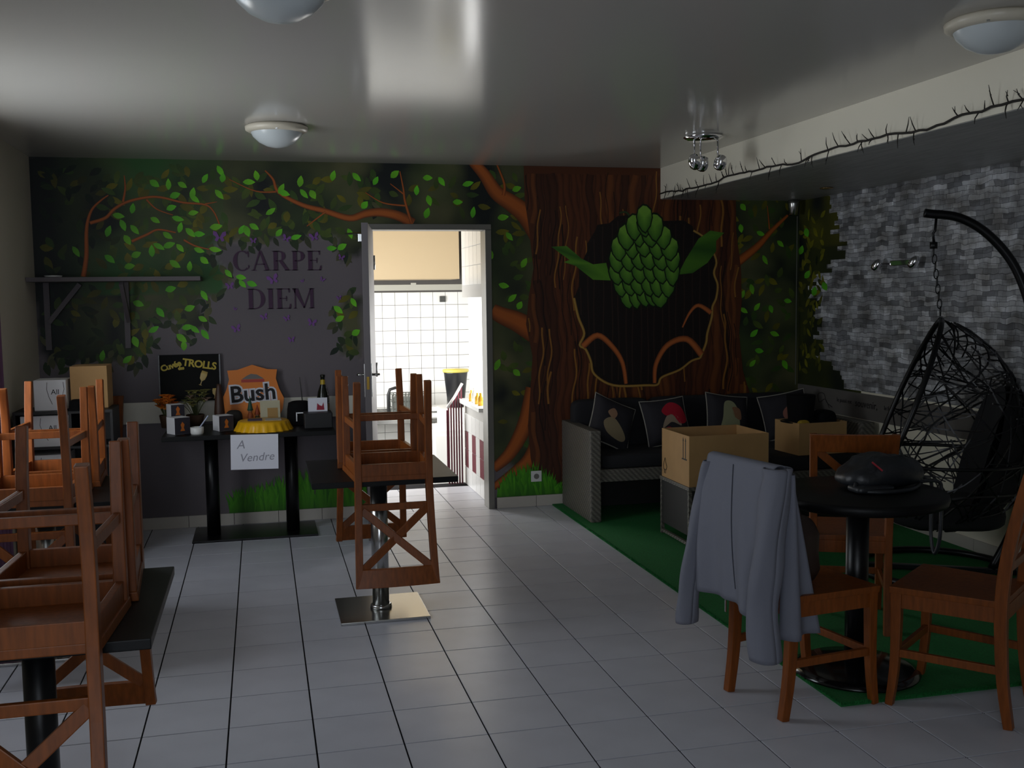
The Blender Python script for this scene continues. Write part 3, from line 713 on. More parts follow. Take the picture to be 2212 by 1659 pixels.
b = MB(); b.box((KX0+.05, 8.30, 1.635), (KX1-.01, 8.36, 1.70)); b.box((2.1, 8.2995, 1.69), (2.16, 8.31, 1.72))
tag(b.build('hanging_rail', mat('grey_rail', (150, 150, 142), .4), bevel=.003), 'long grey metal rail hanging below kitchen bulkhead', 'rail')
b = MB(); b.box((2.53, KY1-.03, 1.50), (2.60, KY1-.0065, 1.57)); tag(b.build('wall_box', mat('switch_grey', (70, 72, 70), .5), bevel=.004), 'small dark square box on white kitchen tiles', 'junction box')
# sink counter
CZ = .20
t = thing('sink_counter', 'stainless steel sink counter under kitchen tiles', 'counter', (1.75, 8.55, KZ))
b = MB(); b.box((-.75, -.3, CZ-KZ-.05), (.62, .37, CZ-KZ)); b.build('worktop', M_steel, t, bevel=.006)
for sx in (-.7, .57):
    for sy in (-.26, .33): b = MB(); b.box((sx-.02, sy-.02, 0), (sx+.02, sy+.02, CZ-KZ-.05)); b.build('leg', M_steel, t)
b = MB(); b.box((-.7, .345, CZ-KZ), (.6, .365, CZ-KZ+.06)); b.build('splash_lip', M_steel, t)
t = thing('dish_rack', 'grey wire dish rack with curved handle on sink counter', 'dish rack', (2.08, 8.5, CZ))
b = MB()
for k in range(12): b.tube([(-.2+k*.036, -.11, .03), (-.2+k*.036, -.11, .27)], .006, 5); b.tube([(-.2+k*.036, .11, .03), (-.2+k*.036, .11, .27)], .006, 5)
for zz in (.03, .11, .19, .27): b.tube([(-.21, -.11, zz), (.21, -.11, zz), (.21, .11, zz), (-.21, .11, zz)], .006, 5, True)
stuff(b.build('wire_basket', mat('dull_wire', (96, 100, 96), .4, metal=.5), t))
b = MB(); b.box((-.19, -.09, .035), (.19, .09, .24)); b.build('stacked_dishes', mat('dish_grey', (128, 132, 128), .4), t, bevel=.01)
b = MB(); b.tube([(-.25, -.12, 0), (-.25, -.12, .27), (-.23, -.12, .33), (-.16, -.12, .35)], .018, 8); b.build('spout', mat('black_rubber', (30, 30, 32), .5), t, smooth=True)
t = thing('folded_tray', 'white flat trays stacked beside the dish rack', 'tray', (2.44, 8.45, CZ))
for k in range(2): b = MB(); b.box((-.13, -.12, .0+k*.07), (.13, .12, .05+k*.07)); b.build('tray', M_white, t, bevel=.006)
t = thing('white_cabinet', 'white kitchen cabinet beside wine red railing', 'cabinet', (2.18, 7.0, KZ))
b = MB(); b.box((-.12, -.3, 0), (.26, .3, .98)); b.build('body', M_white, t, bevel=.006)
b = MB(); b.box((-.10, -.312, .06), (.24, -.301, .93)); b.build('door', M_white, t, bevel=.004)
t = thing('waste_bin', 'black bin with yellow rimmed lid in kitchen', 'bin', (2.44, 7.5, .40))
b = MB(); b.lathe([(.085, 0), (.125, .36), (.13, .37)], seg=24); b.build('bucket', mat('black_bin', (26, 27, 30), .35), t, smooth=True)
b = MB(); b.lathe([(.135, .37), (.14, .385), (.135, .40), (.0, .405)], seg=24); b.build('lid', mat('bin_lid', (200, 186, 90), .4), t, smooth=True)
b = MB(); b.box((2.26, 7.34, KZ), (2.62, 7.66, .40)); tag(b.build('low_cupboard', M_white, bevel=.005), 'white low cupboard under the black bin', 'cupboard')
t = thing('stair_railing', 'wine red sloped stair railing in the kitchen', 'railing', (1.995, 5.22, 0))
b = MB(); b.tube([(-.055, 0, .64), (.01, 0, .73), (.075, 0, .84)], .012, 8); b.build('handrail', mat('rail_white', (220, 216, 214), .3), t, smooth=True)
for k in range(6):
    x = -.045+k*.022; b = MB(); b.box((x-.006, -.006, 0), (x+.006, .006, .635+(x+.055)*1.5)); b.build('baluster', M_burg, t)
b = MB(); b.box((-.062, -.004, .02), (-.050, .004, .62)); b.build('panel', M_burg, t)
for k, (yv, col, h) in enumerate(((4.62, (226, 168, 40), .10), (4.74, (222, 178, 60), .09), (4.86, (230, 230, 224), .12), (4.98, (216, 160, 60), .09))):
    b = MB(); b.lathe([(.024, 0), (.026, h*.6), (.012, h*.8), (.012, h)], (2.10, yv, HZ0+.012), 14)
    tag(b.build('small_bottle', mat('jar%d' % k, col, .3), smooth=True), ['amber jar nearest the door on the kitchen hatch sill', 'pale amber jar second from door on kitchen hatch sill', 'white jar on the kitchen hatch sill', 'amber jar farthest from the door on kitchen hatch sill'][k], 'jar', 'jars on the kitchen hatch sill')

# ------------------------------------------------------------------ ceiling lamps, spots, garland
def ceiling_lamp(p, label, rz):
    t = thing('ceiling_lamp', label, 'lamp', p, rz, 'round ceiling lamps')
    b = MB(); b.lathe([(.15, 0), (.168, -.010), (.165, -.028), (.140, -.041), (.134, -.039), (.134, 0)], seg=48, cap=False); b.build('rim', mat('lamp_rim', (216, 208, 190), .35), t, smooth=True)
    b = MB(); b.lathe([(.138, -.037), (.127, -.060), (.095, -.090), (.055, -.110), (.024, -.117), (.0, -.119)], seg=48, cap=False); b.build('shade', M_glass_shade, t, smooth=True)
    for k in range(3):
        a = 2*PI*k/3+.5; b = MB(); b.box((-.005, -.003, -.040), (.005, .003, -.024)); b.build('clip', M_steel, t, loc=(.15*math.cos(a), .15*math.sin(a), 0), rot=(0, 0, a+PI/2))
ceiling_lamp((.578, 2.66, ZC), 'white dome ceiling lamp above the display table', 0)
ceiling_lamp((.545, .05, ZC), 'white dome ceiling lamp cut off by top edge', .7)
ceiling_lamp((2.975, .0, ZC), 'white dome ceiling lamp beside the cream soffit', 1.3)
t = thing('spot_cluster', 'chrome three bulb ceiling spotlight near the soffit', 'spotlight', (3.055, 2.62, ZC))
b = MB(); b.lathe([(.0, 0), (.115, 0), (.118, -.012), (.09, -.028), (0, -.03)], seg=36); b.build('plate', M_chrome, t, smooth=True)
for k, (sx, sy, a) in enumerate(((-.07, -.03, -.4), (.005, .05, .15), (.085, -.02, .3))):
    b = MB(); b.tube([(sx, sy, -.02), (sx, sy, -.11), (sx+.02*a, sy-.02, -.13)], .006, 8); st = b.build('stem', M_chrome, t, smooth=True)
    b = MB(); b.lathe([(0, .045), (.022, .040), (.034, .02), (.038, 0), (.033, -.03), (.02, -.045), (0, -.05)], seg=20); b.build('bulb_head', M_chrome, st, smooth=True, loc=(sx+.02*a, sy-.025, -.16), rot=(.35, a, 0))
t = thing('twig_garland', 'dark twig garland strung along the soffit edge', 'garland', (XS-.012, 0, ZS))
gp = []; rg = random.Random(11); yv = YB-.02; k = 0
while yv > -.9:
    gp.append((rg.uniform(-.006, .004), yv, .010+.020*(.5+.5*math.sin(yv*5.1))+.012*(.5+.5*math.sin(yv*11.3))+rg.uniform(-.006, .006))); yv -= .06
b = MB(); b.tube(gp, .0055, 6); b.build('wire', M_twig, t, smooth=True)
b = MB()
for p in gp:
    for q in range(2):
        if rg.random() < .5:
            s = 1 if rg.random() < .6 else -1; L = rg.uniform(.03, .085); a = rg.uniform(-.6, .6)
            p0 = Vector(p)+Vector((0, rg.uniform(-.03, .03), 0)); p1 = p0+Vector((rg.uniform(-.03, -.003), L*math.sin(a), s*L*math.cos(a)))
            b.tube([p0, (p0+p1)/2+Vector((rg.uniform(-.006, 0), rg.uniform(-.006, .006), 0)), p1], [.003, .0025, .001], 4)
            if rg.random() < .5: b.tube([(p0+p1)/2, (p0+p1)/2+Vector((-.01, rg.uniform(-.03, .03), s*.02))], [.002, .001], 4)
stuff(b.build('twigs', M_twig, t))
b = MB(); b.lathe([(.035, -.001), (.045, -.004), (.045, -.008), (.03, -.010), (0, -.010)], (4.21, 3.19, ZS), 28); tag(b.build('recessed_light', mat('gold_ring', (170, 140, 96), .25, metal=.8), smooth=True), 'small round recessed light in the soffit underside', 'light')
t = thing('wall_spot', 'chrome double wall spotlight on the stone print wallpaper', 'spotlight', (XR-.006, 2.78, 1.735))
b = MB(); b.box((-.03, -.11, -.015), (-.001, .11, .02)); b.build('mount_bar', M_chrome, t, bevel=.004)
for s, dz in ((-1, .0), (1, -.005)):
    b = MB(); b.tube([(-.02, s*.10, 0), (-.05, s*.16, 0)], .006, 6); st = b.build('stem', M_chrome, t)
    b = MB(); b.lathe([(0, .045), (.02, .038), (.03, .015), (.03, -.02), (.02, -.04), (0, -.042)], seg=18); b.build('bulb_head', M_chrome, st, smooth=True, loc=(-.065, s*.20, dz), rot=(.5, .5, 0))
t = thing('corner_speaker', 'small silver spot in the corner under the soffit', 'spotlight', (4.44, 4.05, 2.14))
b = MB(); b.lathe([(.02, 0), (.034, .01), (.042, .09), (.042, .115)], seg=20); b.build('housing', M_steel, t, smooth=True)
b = MB(); b.tube([(.06, .05, 0), (.06, .05, -1.3)], .004, 6); b.build('cable', mat('cable_grey', (90, 92, 84), .5), t)

# ------------------------------------------------------------------ chairs
def make_chair(label):
    t = thing('dining_chair', label, 'chair', (0,0,0), 0)
    sw0, sw1 = .178, .205
    def seat(u, v):
        w_ = sw0+(sw1-sw0)*v; x = (u-.5)*2; yv = -.19+.39*v
        return (x*w_, yv, 0)
    b = MB(); n, m = 10, 10
    top = []; bot = []
    for j in range(m+1):
        for i in range(n+1):
            x, yv, _ = seat(i/n, j/m); rx = (i/n-.5)*2
            dip = -.008*max(0, 1-rx*rx)*max(0, 1-((j/m-.45)*2)**2)
            top.append((x, yv, .458+dip)); bot.append((x*.985, yv, .432))
    k = (n+1)*(m+1); vs = top+bot; fs = []
    for j in range(m):
        for i in range(n):
            a = j*(n+1)+i; fs.append((a, a+1, a+n+2, a+n+1)); fs.append((a+k, a+n+1+k, a+n+2+k, a+1+k))
    ring = [i for i in range(n+1)]+[j*(n+1)+n for j in range(1, m+1)]+[m*(n+1)+i for i in range(n-1, -1, -1)]+[j*(n+1) for j in range(m-1, 0, -1)]
    for i in range(len(ring)): a, c = ring[i], ring[(i+1) % len(ring)]; fs.append((a, a+k, c+k, c))
    b.add(vs, fs); b.build('seat', M_wood, t, smooth=False, bevel=.003)
    for s in (-1, 1):
        b = MB(); pts = smooth_poly([(s*.160, -.215, 0), (s*.162, -.192, .16), (s*.163, -.182, .34), (s*.163, -.182, .47), (s*.166, -.197, .62), (s*.170, -.228, .78), (s*.174, -.262, .925)], 4)
        b.rail(pts, [.032]*len(pts), [.032+.012*math.sin(PI*i/(len(pts)-1)) for i in range(len(pts))]); b.build('rear_leg', M_wood, t, bevel=.003)
        b = MB(); pts = smooth_poly([(s*.182, .197, 0), (s*.182, .180, .15), (s*.182, .176, .30), (s*.182, .176, .433)], 4)
        b.rail(pts, [.030+.006*i/(len(pts)-1) for i in range(len(pts))], [.028+.012*i/(len(pts)-1) for i in range(len(pts))]); b.build('front_leg', M_wood, t, bevel=.003)
        b = MB(); b.bar((s*.163, -.17, .405), (s*.182, .165, .405), .020, .055, (0,0,1)); b.build('side_apron', M_wood, t, bevel=.002)
        b = MB(); b.bar((s*.162, -.178, .205), (s*.182, .170, .205), .018, .030, (0,0,1)); b.build('side_stretcher', M_wood, t, bevel=.003)
    b = MB(); b.bar((-.17, .176, .405), (.17, .176, .405), .020, .055, (0,0,1)); b.build('front_apron', M_wood, t, bevel=.002)
    b = MB(); b.bar((-.15, -.182, .405), (.15, -.182, .405), .020, .055, (0,0,1)); b.build('rear_apron', M_wood, t, bevel=.002)
    b = MB(); b.bar((-.17, .174, .205), (.17, .174, .205), .018, .030, (0,0,1)); b.build('front_stretcher', M_wood, t, bevel=.003)
    b = MB(); b.bar((-.15, -.195, .575), (.15, -.195, .575), .018, .032, (0,0,1)); b.build('lower_rail', M_wood, t, bevel=.003)
    b = MB(); b.grid(lambda u, v: ((u-.5)*.372*(1+.03*v), -.247-.020*v-.010*(1-((u-.5)*2)**2)-.011, .845+.082*v), 12, 2)
    b.grid(lambda u, v: ((u-.5)*.372*(1+.03*v), -.247-.020*v-.010*(1-((u-.5)*2)**2)+.011, .845+.082*v), 12, 2)
    n1 = 13*3
    fs = []
    rg_ = [i for i in range(13)]+[j*13+12 for j in (1, 2)]+[2*13+i for i in range(11, -1, -1)]+[13]
    for i in range(len(rg_)): a, c = rg_[i], rg_[(i+1) % len(rg_)]; fs.append((a, c, c+n1, a+n1))
    b.f += fs; b.build('top_rail', M_wood, t, bevel=.003)
    b = MB(); b.bar((-.15, -.196, .585), (.155, -.248, .85), .016, .036, (1,0,-1)); b.build('cross_slat', M_wood, t, bevel=.003)
    b = MB(); b.bar((.15, -.198, .585), (-.155, -.250, .85), .016, .036, (1,0,1)); b.build('cross_slat', M_wood, t, bevel=.003)
    return t
ch0 = make_chair('cherry wood dining chair on floor with grey jacket on its back')
ca = math.atan2(.198, .98)-PI/2                                     # local +y faces the given direction
def place(o, foot_mid, face, z=0):
    d = Vector((face[0], face[1], 0)).normalized(); rz = math.atan2(d.y, d.x)-PI/2
    o.location = (foot_mid[0]+d.x*.215, foot_mid[1]+d.y*.215, z); o.rotation_euler = (0, 0, rz); return o
place(ch0, (2.227, .287), (.98, .198))
ch = dup(ch0, 'cherry wood dining chair at right edge beside round table', (0,0,0), (0,0,0), 'cherry wood dining chairs'); place(ch, (3.115, -.05), (-.61, .79))
ch = dup(ch0, 'cherry wood dining chair with its back against the round table, facing the egg chair', (0,0,0), (0,0,0), 'cherry wood dining chairs'); place(ch, (3.005, .895), (.41, .91))
ch = dup(ch0, 'cherry wood dining chair standing upright by the white boxes', (0,0,0), (0,0,0), 'cherry wood dining chairs'); place(ch, (-.63, 4.02), (.0, -1))
ch0['group'] = 'cherry wood dining chairs'
ZT = .715
def upside(foot_y, cx, near, label):
    # seat rests on the table top, legs up, back hanging outside the table edge
    o = dup(ch0, label, (0,0,0), (0,0,0), 'cherry wood dining chairs')
    z = ZT+.4585
    if near: o.rotation_euler = (0, PI, 0); o.location = (cx, foot_y+.215, z)
    else: o.rotation_euler = (PI, 0, 0); o.location = (cx, foot_y-.215, z)
    return o
upside(1.47, 1.030, True, 'upturned chair with crossed back facing the viewer on steel legged table')
upside(2.335, 1.010, False, 'upturned chair on far side of the steel legged table')
upside(-.64, -.115, True, 'nearest upturned chair on the black table at left edge')
upside(.225, -.100, False, 'upturned chair on far side of the nearest left table')
upside(1.30, -.495, True, 'near upturned chair on the back left table by curtain')
upside(2.165, -.470, False, 'far upturned chair on the back left table by curtain')

# ------------------------------------------------------------------ tables
def square_table(label, cx, cy, wx, wy, mcol, base, colr=.042, square_base=True):
    t = thing('bistro_table', label, 'table', (cx, cy, 0), 0)
    b = MB(); b.box((-wx/2, -wy/2, ZT-.028), (wx/2, wy/2, ZT)); b.build('table_top', M_black, t, bevel=.003)
    b = MB(); b.lathe([(colr, .012), (colr, ZT-.04)], seg=28); b.build('column', mcol, t, smooth=True)
    b = MB(); b.box((-base/2, -base/2, 0), (base/2, base/2, .014)); bp = b.build('base_plate', mcol, t, bevel=.003)
    b = MB(); b.box((-.14, -.14, ZT-.04), (.14, .14, ZT-.0285)); b.build('mount_plate', M_blackm, t)
    b = MB(); b.lathe([(colr+.012, .0145), (colr+.010, .03), (colr+.001, .034)], seg=28); b.build('collar', mcol, t, smooth=True)
    return t
square_table('black topped table with steel column and square steel base', 1.0, 1.885, .675, .70, M_steel, .43)
square_table('black table with black column at left front edge', -.165, -.175, .67, .72, M_blackm, .42)
square_table('black topped table at left by purple curtain, behind nearest table', -.50, 1.72, .68, .69, M_steel, .42)
t = thing('display_table', 'long black two column table carrying beer signs', 'table', (.375, 3.77, 0))
b = MB(); b.box((-.53, -.32, ZT-.03), (.53, .32, ZT)); b.build('table_top', M_black, t, bevel=.003)
for sx in (-.255, .255): b = MB(); b.lathe([(.043, .012), (.043, ZT-.03)], (sx, .02, 0), 24); b.build('column', M_blackm, t, smooth=True)
b = MB(); b.box((-.385, -.15, 0), (.41, .28, .014)); b.build('base_plate', M_blackm, t, bevel=.003)
RT = (2.775, .485)
t = thing('round_table', 'round black pedestal table at right', 'table', (RT[0], RT[1], 0))
b = MB(); b.lathe([(0, .710), (.320, .710), (.340, .718), (.345, .735), (.342, .750), (.334, .755), (0, .755)], seg=64); b.build('table_top', M_black, t, smooth=True)
b = MB(); b.lathe([(.045, .03), (.045, .7105)], seg=28); b.build('column', M_blackm, t, smooth=True)
b = MB(); b.lathe([(0, 0.012), (.25, .012), (.252, .02), (.22, .035), (.10, .05), (.05, .055), (0, .055)], seg=56); b.build('base', mat('gloss_black_base', (16, 16, 18), .15), t, smooth=True)

# ------------------------------------------------------------------ turf carpet
b = MB(); b.box((CXe, CYe, .0002), (XR-.012, YB-.012, .010)); struct(tag(b.build('turf_carpet', M_turf), 'green artificial turf carpet under the lounge corner'))
D.objects['turf_carpet']['kind'] = 'structure'
b = MB(); rf = random.Random(2)
for k in range(5200):
    if k % 2: x, yv = CXe+rf.uniform(-.004, .006), rf.uniform(CYe, 3.9)
    else: x, yv = rf.uniform(CXe, 3.6), CYe+rf.uniform(-.004, .006)
    a = rf.uniform(0, 6.28); h = rf.uniform(.008, .015)
    b.add([(x-.002*math.cos(a), yv-.002*math.sin(a), .006), (x+.002*math.cos(a), yv+.002*math.sin(a), .006), (x+rf.uniform(-.006, .006), yv+rf.uniform(-.006, .006), .006+h)], [(0, 1, 2)])
stuff(b.build('turf_fringe', M_turf, D.objects['turf_carpet'], fix=False))

# ------------------------------------------------------------------ rattan sofa, pillows, cartons
def soft_box(b, c, s, r=.35, n=10, puff=.0):                        # pillow-like rounded block
    cx, cy, cz = c; sx, sy, sz = s
    def sup(a, e): ca, sa = math.cos(a), math.sin(a); return math.copysign(abs(ca)**e, ca), math.copysign(abs(sa)**e, sa)
    vs = []; fs = []; N = 28; Mv = 14
    for j in range(Mv+1):
        cv, sv = sup(-PI/2+PI*j/Mv, r)
        for i in range(N):
            cu, su = sup(2*PI*i/N, r); vs.append((cx+sx/2*cv*cu, cy+sy/2*cv*su, cz+sz/2*sv))
    for j in range(Mv):
        for i in range(N): fs.append((j*N+i, j*N+(i+1) % N, (j+1)*N+(i+1) % N, (j+1)*N+i))
    return b.add(vs, fs)
t = thing('corner_sofa', 'dark grey rattan corner sofa with black cushions under the mural', 'sofa', (2.6, 3.42, .01))
Z0 = .0
b = MB(); b.box((0, 0, Z0), (.075, .69, .63)); b.build('arm', M_rattan, t, bevel=.010)
b = MB(); b.box((.076, .60, .05), (1.90, .695, .66)); b.build('back', M_rattan, t, bevel=.010)
b = MB(); b.box((.076, .03, .27), (1.30, .599, .355)); b.build('seat_frame', M_rattan, t, bevel=.006)
b = MB(); b.box((.076, .52, Z0+.001), (1.25, .55, .269)); b.build('lower_skirt', mat('dark_rattan', (30, 29, 28), .7), t)
b = MB(); b.box((1.20, -.45, .27), (1.80, .599, .355)); b.build('return_seat_frame', M_rattan, t, bevel=.006)
b = MB(); b.box((1.21, -.44, Z0+.001), (1.79, .50, .269)); b.build('return_skirt', D.materials['dark_rattan'], t)
b = MB(); b.box((1.801, -.40, Z0), (1.90, .599, .66)); b.build('return_back', M_rattan, t, bevel=.010)
for k, (x0, x1) in enumerate(((.09, .64), (.645, 1.195), (1.20, 1.79))):
    b = MB(); soft_box(b, ((x0+x1)/2, .31, .405), (x1-x0, .56, .10), .22); b.build('seat_cushion', M_fabric, t, smooth=True)
b = MB(); soft_box(b, (1.495, -.19, .405), (.59, .44, .10), .22); b.build('seat_cushion', M_fabric, t, smooth=True)
for k, (x0, x1) in enumerate(((.03, .62), (.62, 1.22), (1.22, 1.80))):
    b = MB(); soft_box(b, ((x0+x1)/2, .535, .61), (x1-x0, .12, .36), .25); b.build('back_cushion', M_fabric, t, smooth=True)
def pillow(p, rot, label, patches, s=.345):
    t = thing('throw_pillow', label, 'pillow', p, 0, 'throw pillows on the rattan sofa'); t.rotation_euler = rot
    b = MB(); n = 16
    for sd in (1, -1):
        def fn(u, v, sd=sd):
            a, c = (u-.5)*2, (v-.5)*2; h = .065*((1-a**4)*(1-c**4))**.6; k = 1-.06*(1-abs(c)**2)*abs(a)**3; k2 = 1-.06*(1-abs(a)**2)*abs(c)**3
            return (a*s/2*k, sd*h, c*s/2*k2)
        b.grid(fn, n, n)
    b.build('cover', mat('pillow_charcoal', (40, 38, 44), .85), t, smooth=True)
    b = MB(); rim = []
    for i in range(64):
        q = i/16; sdn = int(q) % 4; f = (q % 1)*2-1; k = 1-.06*(1-f*f)
        rim.append([(f*s/2, 0, -s/2*k), (s/2*k, 0, f*s/2), (-f*s/2, 0, s/2*k), (-s/2*k, 0, -f*s/2)][sdn])
    b.tube(rim, .005, 6, True); b.build('piping', mat('piping_grey', (150, 146, 136), .7), t, smooth=True)
    for poly, col in patches:
        b = MB(); pp = smooth_poly(poly, 5, True)
        def hh(a, c): return -.065*(max(0, 1-a**4)*max(0, 1-c**4))**.6-.002
        cen = (sum(q[0] for q in pp)/len(pp), sum(q[1] for q in pp)/len(pp)); m = len(pp); vs = [(cen[0]*s/2, hh(*cen), cen[1]*s/2)]
        for f in (.25, .5, .75, 1):
            for q in pp: a, c = cen[0]+(q[0]-cen[0])*f, cen[1]+(q[1]-cen[1])*f; vs.append((a*s/2, hh(a, c), c*s/2))
        fs = [(0, 1+i, 1+(i+1) % m) for i in range(m)]
        for r_ in range(3): fs += [(1+r_*m+i, 1+r_*m+(i+1) % m, 1+(r_+1)*m+(i+1) % m, 1+(r_+1)*m+i) for i in range(m)]
        b.add(vs, fs); b.build('printed_patch', mat('patch%d_%d_%d' % col, col, .85), t, smooth=True)
    return t
pillow((2.865, 3.76, .645), (-.35, .42, .12), 'charcoal pillow with a cream print beside the sofa arm', [([(-.55, -.2), (-.2, .1), (.2, -.1), (.6, -.55), (.4, -.75), (-.3, -.6)], (150, 134, 104)), ([(-.45, .25), (-.2, .5), (0, .3), (-.15, .05)], (166, 128, 100))])
pillow((3.29, 3.78, .632), (-.35, -.08, .05), 'charcoal pillow with a bright red print', [([(-.25, .45), (.2, .75), (.65, .5), (.8, -.1), (.45, -.2), (.2, .2), (-.1, .2)], (176, 18, 44)), ([(-.35, -.3), (-.05, .2), (.35, .15), (.5, -.3), (.1, -.1)], (158, 138, 118)), ([(-.3, -.4), (0, -.3), (.1, -.8), (-.2, -.9)], (150, 14, 40))])
pillow((3.78, 3.80, .645), (-.35, .15, .05), 'charcoal pillow with a pale green print', [([(-.3, .55), (.1, .6), (.35, .1), (.3, -.8), (-.5, -.8), (-.4, -.1)], (156, 158, 122)), ([(.05, .35), (.4, .3), (.45, -.15), (.15, -.05)], (150, 108, 78))])
pillow((4.22, 3.74, .65), (-.35, -.2, -.35), 'charcoal pillow with a small pink print behind carton of hats', [([(-.1, .1), (.2, .3), (.4, 0), (.2, -.35), (-.1, -.2)], (150, 98, 84))])
def carton(name, label, p, w_, d_, h_, rz=0, th=.006):
    t = thing(name, label, 'box', p, rz)
    b = MB(); b.box((0, 0, 0), (w_, d_, th)); b.build('bottom', M_carton, t)
    for nm, a, c in (('side_panel', (0, 0, th), (w_, th, h_)), ('side_panel', (0, d_-th, th), (w_, d_, h_)), ('side_panel', (0, th, th), (th, d_-th, h_)), ('side_panel', (w_-th, th, th), (w_, d_-th, h_))):
        b = MB(); b.box(a, c); b.build(nm, M_carton, t)
    return t
t = carton('open_carton', 'open cardboard carton with arrow print on rattan stool', (2.948, 2.572, .3865), .525, .435, .31)
b = MB()
for yv in (.055, .09): b.box((-.0012, yv-.004, .165), (-.0002, yv+.004, .275)); b.prism([(-.008, 0), (.008, 0), (0, .022)], (.001, 0, 0), (-.0012, yv, .272), (0, 1, 0))
b.box((-.0012, .035, .157), (-.0002, .11, .165)); b.build('arrow_mark', M_ink, t)
b = MB(); b.tube([(-.001, .40, .05), (-.001, .36, .05), (-.001, .35, .07), (-.001, .38, .125), (-.001, .41, .07)], .002, 5, True); b.tube([(-.001, .37, .05), (-.001, .37, .025)], .002, 5); b.tube([(-.001, .39, .05), (-.001, .39, .025)], .002, 5); b.build('recycling_mark', M_ink, t)
t = thing('rattan_stool', 'grey rattan cube stool carrying the open carton', 'stool', (2.945, 2.568, .01))
for x in (0, .46):
    for yv in (0, .44): b = MB(); b.box((x, yv, 0), (x+.022, yv+.022, .35)); b.build('post', M_rattan, t, bevel=.003)
b = MB(); b.box((-.003, -.003, .351), (.486, .466, .375)); b.build('top', M_rattan, t, bevel=.004)
b = MB(); b.box((.004, .023, .075), (.014, .439, .35)); b.build('woven_side', D.materials['dark_rattan'], t)
b = MB(); b.box((.023, .004, .02), (.459, .014, .35)); b.build('woven_front', D.materials['dark_rattan'], t)
b = MB(); b.box((.003, .023, .012), (.019, .439, .030)); b.build('foot_rail', M_rattan, t)
t = carton('hat_carton', 'cardboard carton filled with black hats on sofa end', (3.93, 3.02, .466), .37, .30, .215, .06)
t = thing('top_hat', 'tall black hat standing in the carton on the sofa', 'hat', (4.03, 3.18, .474))
b = MB(); b.lathe([(.085, .0), (.085, .23), (.098, .38), (.095, .385), (0, .385)], seg=28); b.build('crown', mat('black_felt', (14, 14, 16), .9, spec=.2), t, smooth=True)
b = MB(); b.lathe([(.086, .19), (.135, .20), (.135, .206), (.086, .208)], seg=28, cap=False); b.build('brim', MATS['black_felt'], t, smooth=True)
b = MB(); soft_box(b, (4.20, 3.17, .64), (.14, .16, .22), .5); tag(b.build('folded_hat', MATS['black_felt'], smooth=True), 'crumpled black felt hat at the right of the carton', 'hat')
b = MB(); soft_box(b, (3.985, 3.062, .655), (.09, .05, .09), .7); tag(b.build('yellow_tassel', mat('yellow_cloth', (170, 140, 40), .8), smooth=True), 'yellow cloth poking out of carton of hats', 'cloth')

# ------------------------------------------------------------------ hanging egg chair
EX, EY = 4.03, 1.70
t = thing('egg_chair', 'black woven hanging egg chair on a curved stand', 'egg chair', (EX, EY, .012), -.50)
def er(z):                                                          # egg radius by height
    pr = [(.235, .02), (.255, .16), (.30, .27), (.38, .36), (.50, .43), (.64, .455), (.80, .455), (.95, .425), (1.10, .355), (1.22, .265), (1.32, .155), (1.365, .08), (1.385, .015)]
    if z <= pr[0][0]: return pr[0][1]
    for (a, ra), (c, rc) in zip(pr, pr[1:]):
        if z <= c: q = (z-a)/(c-a); return ra+(rc-ra)*q
    return pr[-1][1]
def cutx(z): return -.26*min(1, max(0, (1.385-z)/.68))
re_ = random.Random(21)
def on_egg(a, z): r = er(z); return Vector((r*math.cos(a), r*math.sin(a), z))
b = MB()
for k in range(230):                                                # random strands wound over the shell
    a = re_.uniform(-PI, PI); z = re_.uniform(.27, 1.36); da = re_.uniform(-.16, .16); dz = re_.uniform(-.055, .055); run = []
    if k % 5 == 0: da, dz = re_.uniform(.12, .18), re_.uniform(-.01, .01)
    if k % 5 == 1: da, dz = re_.choice((-1, 1))*re_.uniform(.06, .12), re_.choice((-1, 1))*.045
    for s in range(26):
        if not .24 < z < 1.38: break
        p = on_egg(a, z)
        if p.x < cutx(z): break
        run.append(p); a += da*min(1.5, .35/max(er(z), .1)); z += dz; da += re_.uniform(-.02, .02); dz += re_.uniform(-.006, .006)
    if len(run) > 3: b.tube(run, re_.uniform(.0040, .0060), 4)
stuff(b.build('woven_shell', M_blackm, t))
rim = []
for i in range(41):                                                 # opening rim where the shell is cut
    z = .30+(1.385-.30)*(i/40)
    rim.append(z)
def rim_pt(z, sd):
    r = er(z); x = max(cutx(z), -r*.98); yv = math.sqrt(max(0, r*r-x*x)); return (x, sd*yv, z)
for sd in (-1, 1):
    b = MB(); b.tube([rim_pt(z, sd) for z in rim], .015, 8); b.build('rim_tube', M_blackm, t, smooth=True)
b = MB(); b.tube([on_egg(a, .64) for a in [(-2.05+4.1*i/30) for i in range(31)]], .010, 6); b.build('hoop', M_blackm, t, smooth=True)
b = MB()
def cush(u, v, off):
    sp = 1.18-.38*v*v; a = -sp+2*sp*u; z = .27+.76*v-.10*v*(2*u-1)**2; r = max(.02, er(z)-.03-off*math.sin(PI*max(.02, min(.98, v)))**.5*math.sin(PI*max(.02, min(.98, u)))**.4)
    return (r*math.cos(a), r*math.sin(a), z)
b.grid(lambda u, v: cush(u, v, 0), 24, 18); b.grid(lambda u, v: cush(u, v, .17), 24, 18); b.build('back_cushion', mat('black_canvas', (15, 15, 18), .9), t, smooth=True)
b = MB(); soft_box(b, (.03, 0, .345), (.60, .62, .15), .6); b.build('seat_cushion', MATS['black_canvas'], t, smooth=True)
RZ = Matrix.Rotation(.50, 3, 'Z'); d = RZ @ Vector((.93, -.37, 0)).normalized(); tip = RZ @ Vector((3.95-EX, 0, 0))
